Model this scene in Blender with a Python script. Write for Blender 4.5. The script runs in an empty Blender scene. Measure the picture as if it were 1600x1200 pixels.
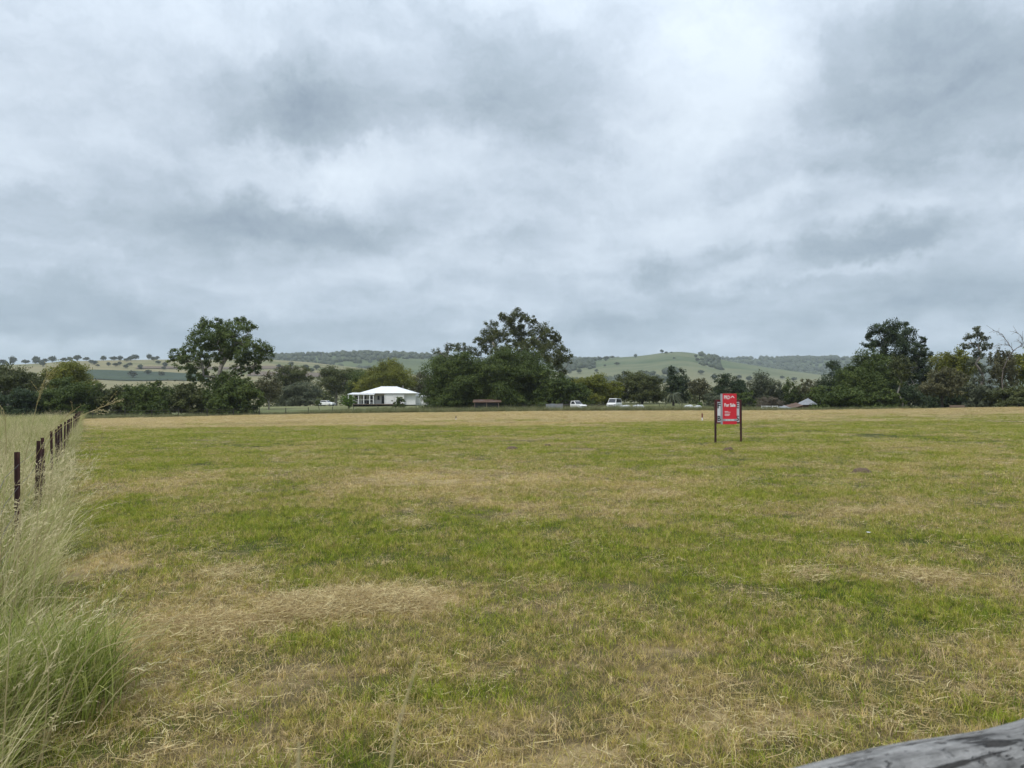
import bpy, math, random
import numpy as np
from mathutils import Vector, Matrix
R = math.radians
scene = bpy.context.scene

# ------------------------------------------------------------------ camera
CAM_H, FPX, HOR = 1.6, 1202.0, 628.0
PITCH = math.atan((HOR - 600) / FPX)
cd = bpy.data.cameras.new("camera"); cam = bpy.data.objects.new("camera", cd)
scene.collection.objects.link(cam); scene.camera = cam
cd.sensor_width = 34.6; cd.lens = 26.0; cd.clip_start = 0.05; cd.clip_end = 30000
cam.location = (0, 0, CAM_H); cam.rotation_euler = (R(90) + PITCH, 0, 0)
cd.dof.use_dof = True; cd.dof.focus_distance = 22.0; cd.dof.aperture_fstop = 8.0

# ------------------------------------------------------------------ world / sun / exposure
SUN_AZ, SUN_EL = R(215), R(60)          # azimuth clockwise from +Y: high, behind and left of the camera
world = bpy.data.worlds.new("World"); scene.world = world; world.use_nodes = True


def ray(px, py):
    """pixel of the 1600x1200 photograph -> (dx, dz) per metre of depth Y"""
    u, v = (px - 800) / FPX, (600 - py) / FPX
    yy = math.cos(PITCH) - v * math.sin(PITCH); zz = math.sin(PITCH) + v * math.cos(PITCH)
    return u / yy, zz / yy


class NT:
    """small helper for node trees"""
    def __init__(s, tree): s.t = tree; s.n = tree.nodes; s.l = tree.links
    def new(s, typ, **kw):
        nd = s.n.new(typ)
        for k, v in kw.items(): setattr(nd, k, v)
        return nd
    def set(s, sock, val):
        if isinstance(val, bpy.types.NodeSocket): s.l.new(val, sock)
        elif val is not None: sock.default_value = val
    def math(s, op, a, b=None, c=None, clamp=False):
        nd = s.new("ShaderNodeMath", operation=op, use_clamp=clamp)
        for i, v in enumerate((a, b, c)):
            if v is not None: s.set(nd.inputs[i], v)
        return nd.outputs[0]
    def vmath(s, op, a, b=None, scale=None):
        nd = s.new("ShaderNodeVectorMath", operation=op)
        s.set(nd.inputs[0], a)
        if b is not None: s.set(nd.inputs[1], b)
        if scale is not None: s.set(nd.inputs["Scale"], scale)
        return nd.outputs["Value"] if op in ("DOT_PRODUCT", "LENGTH") else nd.outputs[0]
    def noise(s, vec, scale, detail=4, rough=0.55, dist=0.0, col=False):
        nd = s.new("ShaderNodeTexNoise"); s.set(nd.inputs["Vector"], vec)
        nd.inputs["Scale"].default_value = scale; nd.inputs["Detail"].default_value = detail
        nd.inputs["Roughness"].default_value = rough; nd.inputs["Distortion"].default_value = dist
        return nd.outputs[1 if col else 0]
    def mix(s, fac, a, b, blend="MIX"):
        nd = s.new("ShaderNodeMix", data_type="RGBA", blend_type=blend)
        s.set(nd.inputs[0], fac)
        for i, v in ((6, a), (7, b)):
            if not isinstance(v, bpy.types.NodeSocket): v = (*v[:3], 1)
            s.set(nd.inputs[i], v)
        return nd.outputs[2]
    def rng(s, v, a, b, c=0.0, d=1.0, smooth=False):
        nd = s.new("ShaderNodeMapRange")
        if smooth: nd.interpolation_type = "SMOOTHSTEP"
        s.set(nd.inputs[0], v)
        for i, k in enumerate((a, b, c, d)): nd.inputs[i + 1].default_value = k
        return nd.outputs[0]
    def ramp(s, fac, stops):
        nd = s.new("ShaderNodeValToRGB"); s.set(nd.inputs[0], fac); e = nd.color_ramp.elements
        while len(e) < len(stops): e.new(0.5)
        for q, (p, c) in zip(e, stops): q.position = p; q.color = (*c, 1)
        return nd.outputs[0]


def build_world():
    w = NT(world.node_tree); w.n.clear()
    out = w.new("ShaderNodeOutputWorld"); bg = w.new("ShaderNodeBackground")
    bg.inputs[1].default_value = 1.0
    sky = w.new("ShaderNodeTexSky", sky_type="NISHITA")
    sky.sun_disc = False; sky.sun_elevation = SUN_EL; sky.sun_rotation = SUN_AZ
    clear = w.vmath("SCALE", sky.outputs[0], scale=0.10)
    d = w.new("ShaderNodeTexCoord").outputs["Generated"]
    sep = w.new("ShaderNodeSeparateXYZ"); w.set(sep.inputs[0], d)
    zz = w.math("MAXIMUM", sep.outputs[2], 0.0)
    # cloud layer seen in perspective: direction projected on a high sheet
    inv = w.math("DIVIDE", 1.0, w.math("ADD", zz, 0.16))
    comb = w.new("ShaderNodeCombineXYZ")
    w.set(comb.inputs[0], w.math("MULTIPLY", sep.outputs[0], inv))
    w.set(comb.inputs[1], w.math("MULTIPLY", sep.outputs[1], inv))
    p = comb.outputs[0]
    # individual cloud banks
    warp = w.vmath("SCALE", w.vmath("SUBTRACT", w.noise(d, 4.0, 6, 0.67, 0, True), (0.5, 0.5, 0.5)), scale=0.20)
    dw = w.vmath("ADD", d, warp)
    pw = w.vmath("ADD", p, w.vmath("SCALE", warp, scale=1.6))
    big = w.noise(pw, 1.5, 7, 0.58, 0.0)
    tex = w.noise(w.vmath("MULTIPLY", dw, (1, 1, 1.9)), 9.0, 5, 0.62, 0.0)
    s2 = w.new("ShaderNodeSeparateXYZ"); w.set(s2.inputs[0], dw)
    az = w.math("ARCTAN2", s2.outputs[0], s2.outputs[1])
    el = w.math("ARCTAN2", s2.outputs[2], w.math("POWER", w.math("ADD", w.math("MULTIPLY", s2.outputs[0], s2.outputs[0]),
                                                 w.math("MULTIPLY", s2.outputs[1], s2.outputs[1])), 0.5))
    ae = w.new("ShaderNodeCombineXYZ"); w.set(ae.inputs[0], az); w.set(ae.inputs[1], el)
    total = None
    for (px, py, sx, sy, amt) in CLOUDS:
        dx, dz = ray(px, py); a0 = math.atan(dx); e0 = math.atan(dz / math.hypot(1, dx))
        v = w.vmath("MULTIPLY", w.vmath("SUBTRACT", ae.outputs[0], (a0, e0, 0)), (FPX / sx, FPX / sy, 0))
        g = w.math("EXPONENT", w.math("MULTIPLY", w.math("POWER", w.vmath("DOT_PRODUCT", v, v), 1.5), -0.8))
        total = w.math("MULTIPLY_ADD", g, amt, total if total is not None else 0.0)
    low = w.rng(zz, 0.0, 0.22, 0.0, 1.0, True)
    # thickness of the cloud: thick parts look grey from below, thin parts glow
    th = w.math("ADD", w.math("MULTIPLY_ADD", w.math("SUBTRACT", big, 0.5), 1.4, 0.335), w.math("MULTIPLY", w.math("SUBTRACT", tex, 0.5), 0.75))
    th = w.math("ADD", w.math("MULTIPLY_ADD", total, -0.36, th), w.rng(low, 0, 1, 0.22, 0.0))
    thick = w.rng(th, -0.08, 1.05, 0, 1, False)
    col = w.ramp(thick, [(0.0, (0.72, 0.78, 0.83)), (0.28, (0.60, 0.66, 0.72)), (0.5, (0.475, 0.535, 0.595)), (0.72, (0.37, 0.43, 0.48)), (1.0, (0.26, 0.315, 0.37))])
    col = w.mix(w.rng(low, 0, 1, 0.32, 0.0), col, (0.33, 0.43, 0.54))
    up = w.rng(zz, 0.35, 1.0, 0.93, 1.8)
    col = w.vmath("SCALE", col, scale=up)
    fin = w.vmath("MULTIPLY", w.mix(0.95, clear, col), (0.80, 0.825, 0.86))
    w.l.new(fin, bg.inputs[0]); w.l.new(bg.outputs[0], out.inputs[0])
    world.cycles.sampling_method = "MANUAL"; world.cycles.sample_map_resolution = 512


CLOUDS = [  # px, py, half-widths in px, brightness
    (420, 130, 120, 50, -1.0), (600, 170, 170, 60, -.9), (840, 170, 110, 75, -1.0), (700, 60, 150, 45, -.4),
    (490, 355, 150, 42, -1.3), (300, 330, 110, 40, -.6), (110, 365, 130, 28, -.7), (350, 420, 260, 28, -.4),
    (1420, 110, 130, 90, -.9), (1570, 60, 90, 120, -.5), (1350, 400, 85, 32, -1.2), (1030, 420, 55, 26, -1.1),
    (1130, 385, 42, 20, -.8), (1205, 388, 15, 13, -.7), (1560, 385, 120, 60, -.9), (1460, 240, 130, 60, -.6),
    (1500, 475, 200, 22, -.7), (1120, 470, 170, 22, -.5), (800, 400, 60, 25, -.5),
    (180, 70, 190, 90, .5), (1120, 60, 110, 100, .9), (1060, 200, 150, 60, .6), (560, 265, 70, 28, .6),
    (390, 215, 70, 24, .4), (1300, 300, 90, 18, .5), (1350, 440, 120, 10, .5), (100, 210, 140, 60, .2),
    (120, 505, 360, 34, -1.0), (1100, 520, 500, 22, -.5), (700, 500, 200, 18, -.1)]
build_world()

sd = bpy.data.lights.new("sun", "SUN"); sd.energy = 1.5; sd.angle = R(14); sd.color = (1.0, 0.96, 0.9)
sun = bpy.data.objects.new("sun", sd); scene.collection.objects.link(sun)
sun.rotation_euler = Vector((-math.sin(SUN_AZ) * math.cos(SUN_EL), -math.cos(SUN_AZ) * math.cos(SUN_EL), -math.sin(SUN_EL))).to_track_quat("-Z", "Y").to_euler()
sun.location = (0, 0, 60)
vs = scene.view_settings
vs.view_transform = "Standard"; vs.look = "None"; vs.exposure = 0.65; vs.gamma = 1.0; vs.use_curve_mapping = False
scene.cycles.use_denoising = True
scene.cycles.max_bounces = 8; scene.cycles.diffuse_bounces = 4; scene.cycles.glossy_bounces = 2
scene.cycles.transmission_bounces = 6; scene.cycles.volume_bounces = 1; scene.cycles.caustics_reflective = False
scene.cycles.caustics_refractive = False

# ------------------------------------------------------------------ helpers: meshes, materials, tagging
COL = scene.collection
rs = np.random.RandomState(7)


def link(name, me, mats=None, parent=None, loc=None):
    o = bpy.data.objects.new(name, me); COL.objects.link(o)
    if mats is not None:
        for m in (mats if isinstance(mats, (list, tuple)) else [mats]): me.materials.append(m)
    if parent: o.parent = parent
    if loc is not None: o.location = loc
    return o


def empty(name, loc=(0, 0, 0), rz=0):
    o = bpy.data.objects.new(name, None); COL.objects.link(o); o.location = loc; o.rotation_euler = (0, 0, rz)
    o.empty_display_size = 0.2
    return o


def tag(o, label=None, cat=None, group=None, kind=None):
    if label: o["label"] = label
    if cat: o["category"] = cat
    if group: o["group"] = group
    if kind: o["kind"] = kind
    return o


def npmesh(name, V, F, tint=None, smooth=False, midx=None):
    """V (n,3), F (m,k) with one k"""
    V = np.ascontiguousarray(V, np.float32); F = np.ascontiguousarray(F, np.int32)
    me = bpy.data.meshes.new(name); k = F.shape[1]
    me.vertices.add(len(V)); me.vertices.foreach_set("co", V.ravel())
    me.loops.add(F.size); me.loops.foreach_set("vertex_index", F.ravel())
    me.polygons.add(len(F)); me.polygons.foreach_set("loop_start", np.arange(0, F.size, k, dtype=np.int32))
    if smooth: me.polygons.foreach_set("use_smooth", np.ones(len(F), bool))
    if midx is not None: me.polygons.foreach_set("material_index", np.ascontiguousarray(midx, np.int32))
    if tint is not None:
        for nm, t in (tint.items() if isinstance(tint, dict) else (("tint", tint),)):
            a = me.attributes.new(nm, "FLOAT", "POINT"); a.data.foreach_set("value", np.ascontiguousarray(t, np.float32))
    me.update(calc_edges=True)
    return me


class MB:
    """collects a few shapes into one mesh"""
    def __init__(s): s.v = []; s.f = []
    def add(s, V, F):
        n = len(s.v); s.v += [tuple(p) for p in V]; s.f += [tuple(i + n for i in f) for f in F]; return s
    def box(s, x0, x1, y0, y1, z0, z1, b=0.0):
        if b <= 0:
            V = [(x, y, z) for z in (z0, z1) for y in (y0, y1) for x in (x0, x1)]
            return s.add(V, [(0, 2, 3, 1), (4, 5, 7, 6), (0, 1, 5, 4), (2, 6, 7, 3), (0, 4, 6, 2), (1, 3, 7, 5)])
        rings = []                                     # chamfered box: stacked octagons
        for (z, i) in ((z0, b), (z0 + b, 0), (z1 - b, 0), (z1, b)):
            X0, X1, Y0, Y1 = x0 + i, x1 - i, y0 + i, y1 - i
            rings.append([(X0 + b, Y0, z), (X1 - b, Y0, z), (X1, Y0 + b, z), (X1, Y1 - b, z), (X1 - b, Y1, z), (X0 + b, Y1, z), (X0, Y1 - b, z), (X0, Y0 + b, z)])
        return s.loft(rings)
    def loft(s, rings, cap=True):
        n = len(rings[0]); V = [p for r in rings for p in r]; F = []
        for k in range(len(rings) - 1):
            for i in range(n):
                j = (i + 1) % n; F.append((k * n + i, k * n + j, (k + 1) * n + j, (k + 1) * n + i))
        if cap: F.append(tuple(range(n - 1, -1, -1))); F.append(tuple((len(rings) - 1) * n + i for i in range(n)))
        return s.add(V, F)
    def tube(s, pts, rad, n=6, cap=True):
        pts = [Vector(p) for p in pts]; rad = rad if hasattr(rad, "__len__") else [rad] * len(pts); rings = []
        for i, p in enumerate(pts):
            t = (pts[min(i + 1, len(pts) - 1)] - pts[max(i - 1, 0)]).normalized()
            a = t.cross(Vector((0, 0, 1)) if abs(t.z) < .9 else Vector((1, 0, 0))).normalized(); b = t.cross(a)
            rings.append([p + (a * math.cos(q) + b * math.sin(q)) * rad[i] for q in (2 * math.pi * k / n for k in range(n))])
        return s.loft(rings, cap)
    def prism(s, prof, y0, y1, taper=None):
        """profile in (x,z) extruded along y"""
        n = len(prof)
        A = [(x, y0, z) for x, z in prof]; B = [(x, y1, z) for x, z in prof]
        return s.loft([A, B])
    def build(s, name, mats, parent=None, smooth=False, loc=None):
        me = bpy.data.meshes.new(name); me.from_pydata(s.v, [], s.f); me.validate()
        if smooth:
            for p in me.polygons: p.use_smooth = True
        me.update()
        o = link(name, me, mats, parent, loc)
        bpy_recalc(me)
        return o


def bpy_recalc(me):
    import bmesh
    bm = bmesh.new(); bm.from_mesh(me); bmesh.ops.recalc_face_normals(bm, faces=bm.faces); bm.to_mesh(me); bm.free()


def material(name, c1, c2=None, scale=4.0, rough=0.75, bump=0.0, stretch=(1, 1, 1), metal=0.0, spec=0.3, dirt=None):
    m = bpy.data.materials.new(name); m.use_nodes = True; t = NT(m.node_tree)
    b = t.n["Principled BSDF"]; b.inputs["Roughness"].default_value = rough; b.inputs["Metallic"].default_value = metal
    b.inputs["Specular IOR Level"].default_value = spec
    co = t.new("ShaderNodeTexCoord").outputs["Object"]
    v = t.vmath("MULTIPLY", co, stretch)
    n = t.noise(v, scale, 6, 0.6)
    c2 = c2 or tuple(x * 0.75 for x in c1)
    col = t.mix(t.rng(n, 0.3, 0.7), c1, c2)
    if dirt:
        col = t.mix(t.rng(t.noise(v, scale * 0.37, 5, 0.65, 0.6), 0.52, 0.7, 0, 0.8), col, dirt)
    t.l.new(col, b.inputs["Base Color"])
    if bump:
        bp = t.new("ShaderNodeBump"); bp.inputs["Strength"].default_value = bump; bp.inputs["Distance"].default_value = 0.02
        t.l.new(n, bp.inputs["Height"]); t.l.new(bp.outputs[0], b.inputs["Normal"])
    return m


def leaf_material(name, stops, transl=0.25, rough=0.6, var=None):
    m = bpy.data.materials.new(name); m.use_nodes = True; t = NT(m.node_tree)
    b = t.n["Principled BSDF"]; b.inputs["Roughness"].default_value = rough; b.inputs["Specular IOR Level"].default_value = 0.25
    at = t.new("ShaderNodeAttribute", attribute_name="tint").outputs["Fac"]
    if var:
        g = t.new("ShaderNodeNewGeometry").outputs["Position"]
        at = t.math("ADD", at, t.math("MULTIPLY", t.math("SUBTRACT", t.noise(g, var[0], 4, 0.6), 0.5), var[1]))
        if len(var) > 2:                                # tussock-sized difference in freshness
            f2 = t.noise(g, var[2], 2, 0.5); at = t.math("ADD", at, t.math("MULTIPLY", t.math("SUBTRACT", f2, 0.5), var[3]))
    n = len(stops); col = t.ramp(at, [(i / (n - 1), c) for i, c in enumerate(stops)])
    if var and len(var) > 4: col = t.vmath("SCALE", col, scale=t.rng(t.noise(g, var[4], 2, 0.5), .32, .68, .48, 1.5))
    t.l.new(col, b.inputs["Base Color"])
    tr = t.new("ShaderNodeBsdfTranslucent"); t.l.new(col, tr.inputs[0])
    mx = t.new("ShaderNodeMixShader"); mx.inputs[0].default_value = transl
    t.l.new(b.outputs[0], mx.inputs[1]); t.l.new(tr.outputs[0], mx.inputs[2])
    t.l.new(mx.outputs[0], t.n["Material Output"].inputs[0])
    return m


def vnoise(x, y, s, seed=0):
    """value noise, vectorised"""
    x = np.asarray(x, float) * s; y = np.asarray(y, float) * s
    xi = np.floor(x).astype(np.int64); yi = np.floor(y).astype(np.int64); xf = x - xi; yf = y - yi
    def h(a, b):
        q = (a * 374761393 + b * 668265263 + seed * 1442695041) & 0x7fffffff
        q = ((q ^ (q >> 13)) * 1274126177) & 0x7fffffff
        return ((q ^ (q >> 16)) & 0xffff) / 65535.0
    u = xf * xf * (3 - 2 * xf); v = yf * yf * (3 - 2 * yf)
    return (h(xi, yi) * (1 - u) + h(xi + 1, yi) * u) * (1 - v) + (h(xi, yi + 1) * (1 - u) + h(xi + 1, yi + 1) * u) * v


def fbm(x, y, s, seed=0, o=4):
    r = 0; a = .5; tot = 0
    for k in range(o): r = r + a * vnoise(x, y, s * 2 ** k, seed + k * 17); tot += a; a *= .55
    return r / tot


def sst(a, b, x):
    t = np.clip((np.asarray(x, float) - a) / (b - a), 0, 1); return t * t * (3 - 2 * t)


# ------------------------------------------------------------------ the ground
FX = np.array([-400, -120, -57, -35, 6.5, 45, 73, 110, 160, 400]); FZ = np.array([-2.2, -1.3, -.73, -.47, .0, .27, .78, 1.15, 1.4, 2.2])


def G(x, y):
    x = np.asarray(x, float); y = np.asarray(y, float)
    z = 0
    for o in (-9, -4.5, 0, 4.5, 9): z = z + np.interp(x + o, FX, FZ) / 5
    z = z * sst(-60, 30, y)
    z = z + 1.15 * sst(138, 188, y) * sst(-90, -62, x) * sst(75, 45, x)      # rise under the house
    z = z - 2.6 * sst(118, 150, y) * sst(38, 62, x)                          # falls away behind the crest
    z = z - 16 * sst(230, 900, y)
    z = z + (fbm(x, y, 0.11, 3) - .5) * 0.10 * sst(2, 10, y) + (fbm(x, y, 0.9, 9, 3) - .5) * 0.035
    return z


def gz(x, y): return float(G(x, y))


def P(px, py, Y):
    dx, dz = ray(px, py); return Vector((dx * Y, Y, CAM_H + dz * Y))


def onground(px, Y):
    x = ray(px, HOR)[0] * Y; return Vector((x, Y, gz(x, Y)))


def unproj(px, py):
    dx, dz = ray(px, py); Y = 5.0
    for _ in range(40): Y = 0.5 * Y + 0.5 * (gz(dx * Y, Y) - CAM_H) / dz
    return dx * Y, Y


def fence_x(y): return -5.56 - 0.553 * (np.asarray(y, float) - 8.7)
EX = np.array([-120, -57, -35, 6, 45, 73, 120, 200]); EY = np.array([92, 101, 127, 131, 117, 112, 110, 110])
def edge_y(x): return np.interp(x, EX, EY)


def blobs(x, y, lst):
    s = 0
    for (X, Y, sx, sy, a) in lst: s = s + a * np.exp(-((x - X) / sx) ** 2 - ((y - Y) / sy) ** 2)
    return s


def pxblob(px, py, rx, ry, a):
    X, Y = unproj(px, py); X2, _ = unproj(px + rx, py); _, Y1 = unproj(px, py + ry); _, Y2 = unproj(px, max(py - ry, HOR + 18))
    return (X, Y, abs(X2 - X), max(abs(Y2 - Y1) / 2, .1), a)
DRY = [pxblob(*b) for b in [(560, 945, 120, 18, .9), (430, 965, 150, 22, .5), (280, 960, 110, 70, .45), (260, 1060, 120, 50, .35), (620, 935, 70, 14, .4),
       (140, 890, 60, 30, .5), (1000, 1060, 200, 60, .22), (780, 760, 220, 24, .4), (1020, 765, 70, 10, .3), (1150, 1130, 200, 40, .25), (1470, 900, 140, 30, .15),
       (260, 755, 100, 14, .3), (1330, 800, 160, 20, .2), (620, 745, 90, 12, .35), (760, 1000, 160, 30, .15), (300, 800, 80, 20, .15), (1350, 735, 130, 8, .25),
       (600, 690, 250, 8, .12), (1450, 700, 180, 8, .15), (1200, 690, 100, 5, -.2), (330, 690, 150, 10, -.2), (600, 830, 140, 26, -.3), (930, 860, 160, 30, -.25),
       (480, 840, 90, 20, -.2), (1480, 960, 120, 30, -.2), (1330, 930, 120, 30, -.25), (250, 730, 120, 12, -.2), (900, 1100, 90, 60, -.2), (700, 1120, 140, 60, -.15)]]


def dryness(x, y):
    """0 green .. 1 cut straw"""
    d = 0.41 + blobs(x, y, DRY) + (fbm(x, y, .35, 21) - .5) * .45 + (fbm(x, y * 1.8, 1.5, 31) - .5) * .9 + (fbm(x, y * 3, .16, 5) - .5) * .4
    far = sst(50, 80, y + (fbm(x, y * 2.5, .06, 8, 5) - .5) * 60) * sst(40, 18, x) + sst(60, 90, y + (fbm(x, y * 2.5, .06, 8, 5) - .5) * 60) * sst(18, 40, x) * .75
    d = d + .10 * sst(9, 4.5, y) + .7 * np.clip(far, 0, 1) - .12 * sst(18, 35, y)
    return np.clip(d, 0, 1)


def polar_sheet(azs, rads, zf):
    A, Rr = np.meshgrid(azs, rads, indexing="ij"); X = np.sin(A) * Rr; Y = np.cos(A) * Rr
    V = np.stack([X, Y, zf(X, Y)], -1).reshape(-1, 3); na, nr = len(azs), len(rads)
    i = np.arange(na - 1)[:, None] * nr + np.arange(nr - 1)[None]
    F = np.stack([i, i + 1, i + nr + 1, i + nr], -1).reshape(-1, 4)
    return V, F[:, ::-1]


def ground_material():
    m = bpy.data.materials.new("paddock_turf"); m.use_nodes = True; t = NT(m.node_tree)
    b = t.n["Principled BSDF"]; b.inputs["Roughness"].default_value = 0.9; b.inputs["Specular IOR Level"].default_value = 0.1
    pos = t.new("ShaderNodeNewGeometry").outputs["Position"]
    dry = t.new("ShaderNodeAttribute", attribute_name="dry").outputs["Fac"]
    lush = t.new("ShaderNodeAttribute", attribute_name="lush").outputs["Fac"]
    st = t.vmath("MULTIPLY", pos, (0.5, 1.0, 1.0))
    f1 = t.noise(st, 1.1, 8, 0.7); f2 = t.noise(pos, 22.0, 8, 0.75); f3 = t.noise(st, 0.22, 6, 0.6)
    fac = t.math("ADD", dry, t.math("ADD", t.math("MULTIPLY", t.math("SUBTRACT", f1, .5), .8),
                 t.math("ADD", t.math("MULTIPLY", t.math("SUBTRACT", f2, .5), .7), t.math("MULTIPLY", t.math("SUBTRACT", f3, .5), .5))))
    col = t.ramp(fac, [(0.1, (.040, .050, .012)), (0.4, (.085, .085, .024)), (0.65, (.13, .10, .052)), (0.95, (.36, .28, .145))])
    col = t.mix(t.rng(f2, .36, .26, 0, .6), col, (.05, .038, .022))
    pas = t.ramp(t.noise(t.vmath("MULTIPLY", pos, (.4, 1, 1)), .02, 6, .65), [(.3, (.10, .13, .05)), (.7, (.19, .18, .09))])
    col = t.mix(lush, col, pas)
    t.l.new(col, b.inputs["Base Color"])
    bp = t.new("ShaderNodeBump"); bp.inputs["Strength"].default_value = 0.7; bp.inputs["Distance"].default_value = 0.04
    t.l.new(t.math("ADD", f2, f1), bp.inputs["Height"]); t.l.new(bp.outputs[0], b.inputs["Normal"])
    return m


azs = np.concatenate([np.linspace(-math.pi, R(-50), 30)[:-1], np.linspace(R(-50), R(50), 300), np.linspace(R(50), math.pi, 30)[1:]])
rads = np.concatenate([[0.02], np.exp(np.linspace(math.log(.6), math.log(8500), 300))])
V, F = polar_sheet(azs, rads, G)
lush = sst(0, 6, V[:, 1] - edge_y(V[:, 0])) + sst(.5, -.5, V[:, 0] - fence_x(V[:, 1])) * (V[:, 1] > -5)
gm = npmesh("ground", V, F, {"dry": dryness(V[:, 0], V[:, 1]), "lush": np.clip(lush, 0, 1)}, smooth=True)
tag(link("ground", gm, ground_material()), "mown green and straw coloured paddock", "ground", kind="structure")


# ------------------------------------------------------------------ hills
def crest(points, dist):
    ps = [(math.atan(ray(px, py)[0]), CAM_H + ray(px, py)[1] * dist * math.cos(math.atan(ray(px, py)[0]))) for px, py in points]
    a = np.array([p[0] for p in ps]); h = np.array([p[1] for p in ps])
    def f(az):
        s = 0
        for o in (-.012, -.006, 0, .006, .012): s = s + np.interp(az + o, a, h) / 5
        return s
    return f


class Hill:
    def __init__(s, name, r0, rc, r1, pts, seed, label, pw=1.15):
        s.r0, s.rc, s.r1, s.seed, s.pw = r0, rc, r1, seed, pw; s.c = crest(pts, rc); s.name = name; s.label = label
    def z(s, x, y):
        r = np.hypot(x, y); az = np.arctan2(x, y); H = s.c(az) + 20
        up = np.clip((r - s.r0) / (s.rc - s.r0), 0, 1); dn = np.clip((r - s.rc) / (s.r1 - s.rc), 0, 1)
        prof = np.where(r < s.rc, .5 * up ** s.pw + .5 * (3 * up ** 2 - 2 * up ** 3), 1 - sst(0, 1, dn))
        n = (fbm(x, y, 1 / 420., s.seed, 5) - .5) * .22 * H * np.clip(up * 3, 0, 1) * (np.abs(1 - r / s.rc) * 6).clip(0.12, 1)
        return -20 + H * prof + n * (prof > 0)
    def build(s, mat, a0, a1, na=160, nr=60):
        rr = np.concatenate([np.linspace(s.r0, s.rc, nr), np.linspace(s.rc, s.r1, 14)[1:]])
        V, F = polar_sheet(np.linspace(math.atan(ray(a0, 600)[0]), math.atan(ray(a1, 600)[0]), na), rr, s.z)
        return tag(link(s.name, npmesh(s.name, V, F, smooth=True), mat), s.label, "hill", kind="structure")


def pasture_material(name, stops, scale, str_=(.35, 1, 1), foot=None):
    m = bpy.data.materials.new(name); m.use_nodes = True; t = NT(m.node_tree)
    b = t.n["Principled BSDF"]; b.inputs["Roughness"].default_value = 0.95; b.inputs["Specular IOR Level"].default_value = 0.05
    pos = t.new("ShaderNodeNewGeometry").outputs["Position"]
    v = t.vmath("MULTIPLY", pos, str_)
    f = t.math("ADD", t.math("MULTIPLY", t.noise(v, scale, 6, .6, .4), .65), t.math("MULTIPLY", t.noise(v, scale * 6, 5, .65), .35))
    n = len(stops); col = t.ramp(f, [(.36 + .28 * i / (n - 1), c) for i, c in enumerate(stops)])
    if foot:
        sp = t.new("ShaderNodeSeparateXYZ"); t.set(sp.inputs[0], pos)
        lowf = t.rng(t.math("ADD", sp.outputs[2], t.math("MULTIPLY", t.noise(v, .004, 5, .6), 60)), foot[0], foot[1], 1, 0, True)
        col = t.mix(lowf, col, foot[2])
    t.l.new(col, b.inputs["Base Color"]); return m


M_TAN = pasture_material("dry_hill_pasture", [(.085, .105, .045), (.15, .147, .072), (.22, .19, .105), (.135, .14, .068)], .006)
M_GRN = pasture_material("green_hill_pasture", [(.045, .066, .035), (.08, .106, .052), (.13, .138, .072), (.075, .10, .048)], .009, foot=(60, 130, (.18, .17, .095)))
M_SCR = pasture_material("scrubby_hill", [(.04, .055, .03), (.07, .09, .04), (.12, .14, .065)], .006)
M_CROP = pasture_material("dark_crop", [(.035, .052, .036), (.055, .075, .045)], .02)
M_EARTH = pasture_material("ploughed_earth", [(.11, .085, .065), (.16, .125, .09)], .02)

hillA = Hill("pasture_hill", 620, 1750, 2600, [(-900, 580), (-400, 575), (0, 571), (60, 568), (100, 565), (150, 563.5), (250, 562), (420, 562), (480, 566), (560, 575), (680, 590), (800, 606), (1000, 618)], 4, "long pale tan and green pasture hill dotted with trees")
hillB = Hill("scrub_ridge", 1300, 2500, 3300, [(-100, 600), (150, 575), (300, 564), (420, 558), (500, 555.5), (560, 553), (620, 554), (680, 558), (760, 565), (880, 580), (1000, 600)], 11, "bushy grey green ridge behind the white house")
hillC = Hill("green_hill", 900, 2300, 3200, [(600, 600), (760, 582), (860, 569), (900, 564), (960, 559), (1000, 557), (1030, 552.5), (1045, 550.5), (1060, 550), (1076, 550.5), (1100, 556), (1130, 563), (1170, 570), (1220, 577.5), (1270, 584), (1340, 592), (1500, 605)], 23, "smooth rounded green hill with a flat knoll on top", 1.3)
hillD = Hill("forest_ridge", 2000, 3700, 5200, [(300, 575), (600, 562), (800, 562), (880, 561.5), (930, 562), (1100, 561), (1150, 562), (1250, 561), (1300, 560.5), (1400, 561), (1500, 563), (1700, 561), (2000, 566), (2500, 572)], 37, "long blue green wooded ridge behind the green hill")
hillA.build(M_TAN, -900, 1000); hillB.build(M_SCR, -100, 1000); hillC.build(M_GRN, 600, 1500); hillD.build(M_SCR, 300, 2500)


def hill_at(h, px, py):
    """where the pixel ray meets the front slope of a hill"""
    dx, dz = ray(px, py); best = None
    k = math.hypot(1, dx)
    for Y in np.linspace(h.r0 / k, h.rc / k, 400):
        if float(h.z(dx * Y, Y)) >= CAM_H + dz * Y: best = Y; break
    if best is None: best = h.rc / k * .995
    return Vector((dx * best, best, float(h.z(dx * best, best))))


def draped(name, label, h, quad, mat, n=(26, 10), up=1.2):
    """a paddock of its own colour lying on a hill; quad = 4 photo pixels"""
    c = [hill_at(h, *q) for q in quad]; V = []
    for i in range(n[0]):
        for j in range(n[1]):
            u, v = i / (n[0] - 1), j / (n[1] - 1)
            p = (c[0] * (1 - u) + c[1] * u) * (1 - v) + (c[3] * (1 - u) + c[2] * u) * v
            V.append((p.x, p.y, float(h.z(p.x, p.y)) + up))
    F = [(i * n[1] + j, (i + 1) * n[1] + j, (i + 1) * n[1] + j + 1, i * n[1] + j + 1) for i in range(n[0] - 1) for j in range(n[1] - 1)]
    tag(link(name, npmesh(name, np.array(V), np.array(F), smooth=True), mat), label, "field", kind="structure")


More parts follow.
